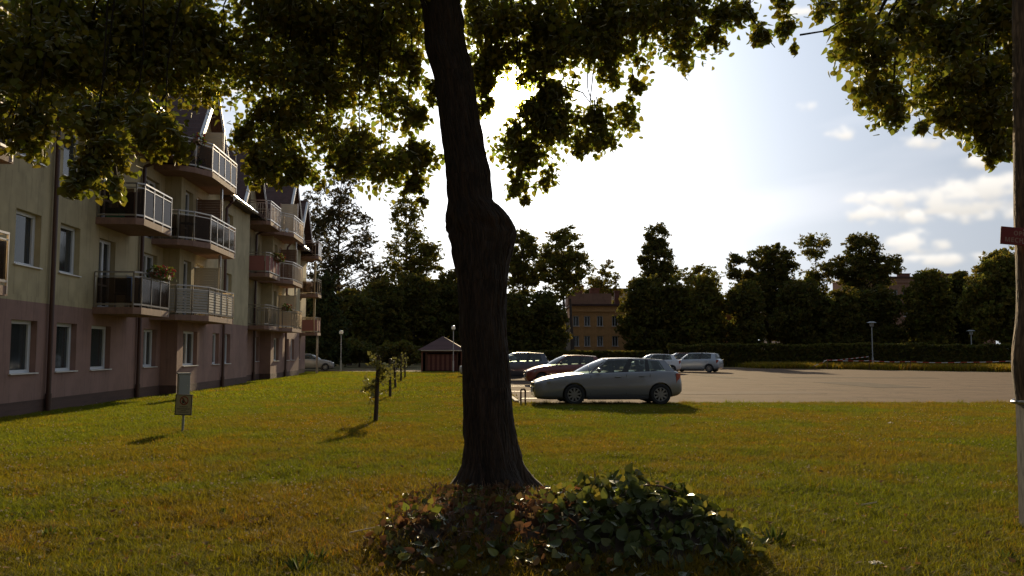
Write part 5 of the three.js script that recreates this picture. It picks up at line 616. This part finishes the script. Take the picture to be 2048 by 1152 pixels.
// ---------------------------------------------------------------- things on the balconies
{
  const box3 = (name, label, s, h, n, w, seed, flowers) => { const p = H(s, h, n), r = RNG(seed), t = thing(name, label, 'flower box', [p.x, p.y, p.z], HT); part(t, 'trough', rbox(w, 0.16, 0.2, 0.02, 0, 0, 0), M.wood); const list = []; for (let i = 0; i < w * 260; i++) list.push([mtx(V((r() - 0.5) * w * 1.1, 0.05 + (r() - 0.35) * 0.38, (r() - 0.35) * 0.4), r() * 3, r() * 6.3, r() * 3, 0.05 + 0.05 * r()), leafTints(r, [1, 1, 1], 0.5)]); instanced(t, 'foliage', leafShape, LEAF.weed, list); const fl = []; for (let i = 0; i < w * 40; i++) fl.push([mtx(V((r() - 0.5) * w, 0.08 + (r() - 0.3) * 0.36, 0.06 + (r() - 0.3) * 0.34), r() * 3, r() * 6, 0, 0.04 + 0.025 * r()), null]); instanced(t, 'blossoms', new THREE.IcosahedronGeometry(0.6, 0), flowers, fl); };
  const pinkF = leafMat(0.5, 0.06, 0.07, 0.3), redF = leafMat(0.4, 0.03, 0.03, 0.3);
  box3('flower_box', 'flower box with pink blooms on the nearest first floor balcony rail', 27.0, 3.98, 1.42, 1.5, 5, pinkF); box3('flower_box', 'flower box with red blooms on the top curved balcony rail', 30.9, 9.3, 1.3, 0.5, 6, redF); box3('flower_box', 'flower box on the first floor rail of the distant balcony pair', 47.6, 3.95, 1.45, 1.1, 7, redF); box3('flower_box', 'flower box low on the second floor rail of the middle balcony', 45.4, 6.5, 1.42, 1.4, 8, redF); box3('planter', 'planter of green leaves on the floor of the top curved balcony', 31.3, 8.45, 1.15, 0.9, 9, redF);
  const chair = (label, s, h, n, turn) => { const p = H(s, h, n), t = thing('garden_chair', label, 'chair', [p.x, p.y, p.z], HT + turn); part(t, 'seat', rbox(0.44, 0.03, 0.42, 0.01, 0, 0.44, 0), M.darkwood); part(t, 'backrest', rbox(0.44, 0.42, 0.03, 0.01, 0, 0.68, -0.2), M.darkwood); for (const x of [-0.19, 0.19]) for (const z of [-0.18, 0.18]) part(t, 'leg', bar(V(x, 0, z), V(x, 0.44, z), 0.014), M.metal); };
  chair('dark garden chair on the second floor curved balcony', 30.75, 5.62, 0.45, 1.2); chair('dark garden chair on the first floor balcony with pink flowers', 26.2, 2.92, 0.55, 2.0);
  const tb = (() => { const p = H(31.3, 5.62, 0.95), t = thing('balcony_table', 'small dark table on the second floor curved balcony', 'table', [p.x, p.y, p.z], HT); part(t, 'tabletop', new THREE.CylinderGeometry(0.3, 0.3, 0.03, 18).translate(0, 0.7, 0), M.darkwood); part(t, 'leg', bar(V(0, 0, 0), V(0, 0.7, 0), 0.025), M.metal); return t; })();
  const p = H(26.5, 5.62, 0.7), w = thing('wicker_screen', 'brown folding wicker screen on the nearest second floor balcony', 'screen', [p.x, p.y, p.z], HT + 1.3); for (const k of [-1, 0, 1]) part(w, 'leaf_panel', rbox(0.42, 0.95, 0.03, 0.01, k * 0.4, 0.5, (k & 1) * 0.1), M.wood);
  const c2 = H(25.75, 5.62, 0.45), cr = thing('crate', 'green plastic crate on the nearest second floor balcony', 'crate', [c2.x, c2.y, c2.z], HT); part(cr, 'side', [box(0.5, 0.3, 0.02, 0, 0.16, 0.17), box(0.5, 0.3, 0.02, 0, 0.16, -0.17), box(0.02, 0.3, 0.32, -0.24, 0.16, 0), box(0.02, 0.3, 0.32, 0.24, 0.16, 0)], mat(0.03, 0.16, 0.1, 0.5)); part(cr, 'bottom', box(0.46, 0.02, 0.32, 0, 0.012, 0), mat(0.03, 0.16, 0.1, 0.5));
  const l = H(26.4, 3.0, 0.8), ly = thing('laundry_rack', 'rack with hanging blue and ochre cloths on the first floor balcony', 'clothes rack', [l.x, l.y - 0.08, l.z], HT); part(ly, 'frame', [bar(V(-0.6, 0, 0), V(-0.6, 1, 0), 0.012), bar(V(0.6, 0, 0), V(0.6, 1, 0), 0.012), bar(V(-0.6, 1, 0), V(0.6, 1, 0), 0.012)], M.metal); part(ly, 'cloth', rbox(0.42, 0.75, 0.02, 0.008, -0.3, 0.6, 0), mat(0.12, 0.18, 0.28, 0.9), 'blue hanging cloth'); part(ly, 'cloth', rbox(0.36, 0.7, 0.02, 0.008, 0.25, 0.62, 0), mat(0.4, 0.28, 0.1, 0.9), 'ochre hanging cloth');
}
renderer.render(scene, camera);
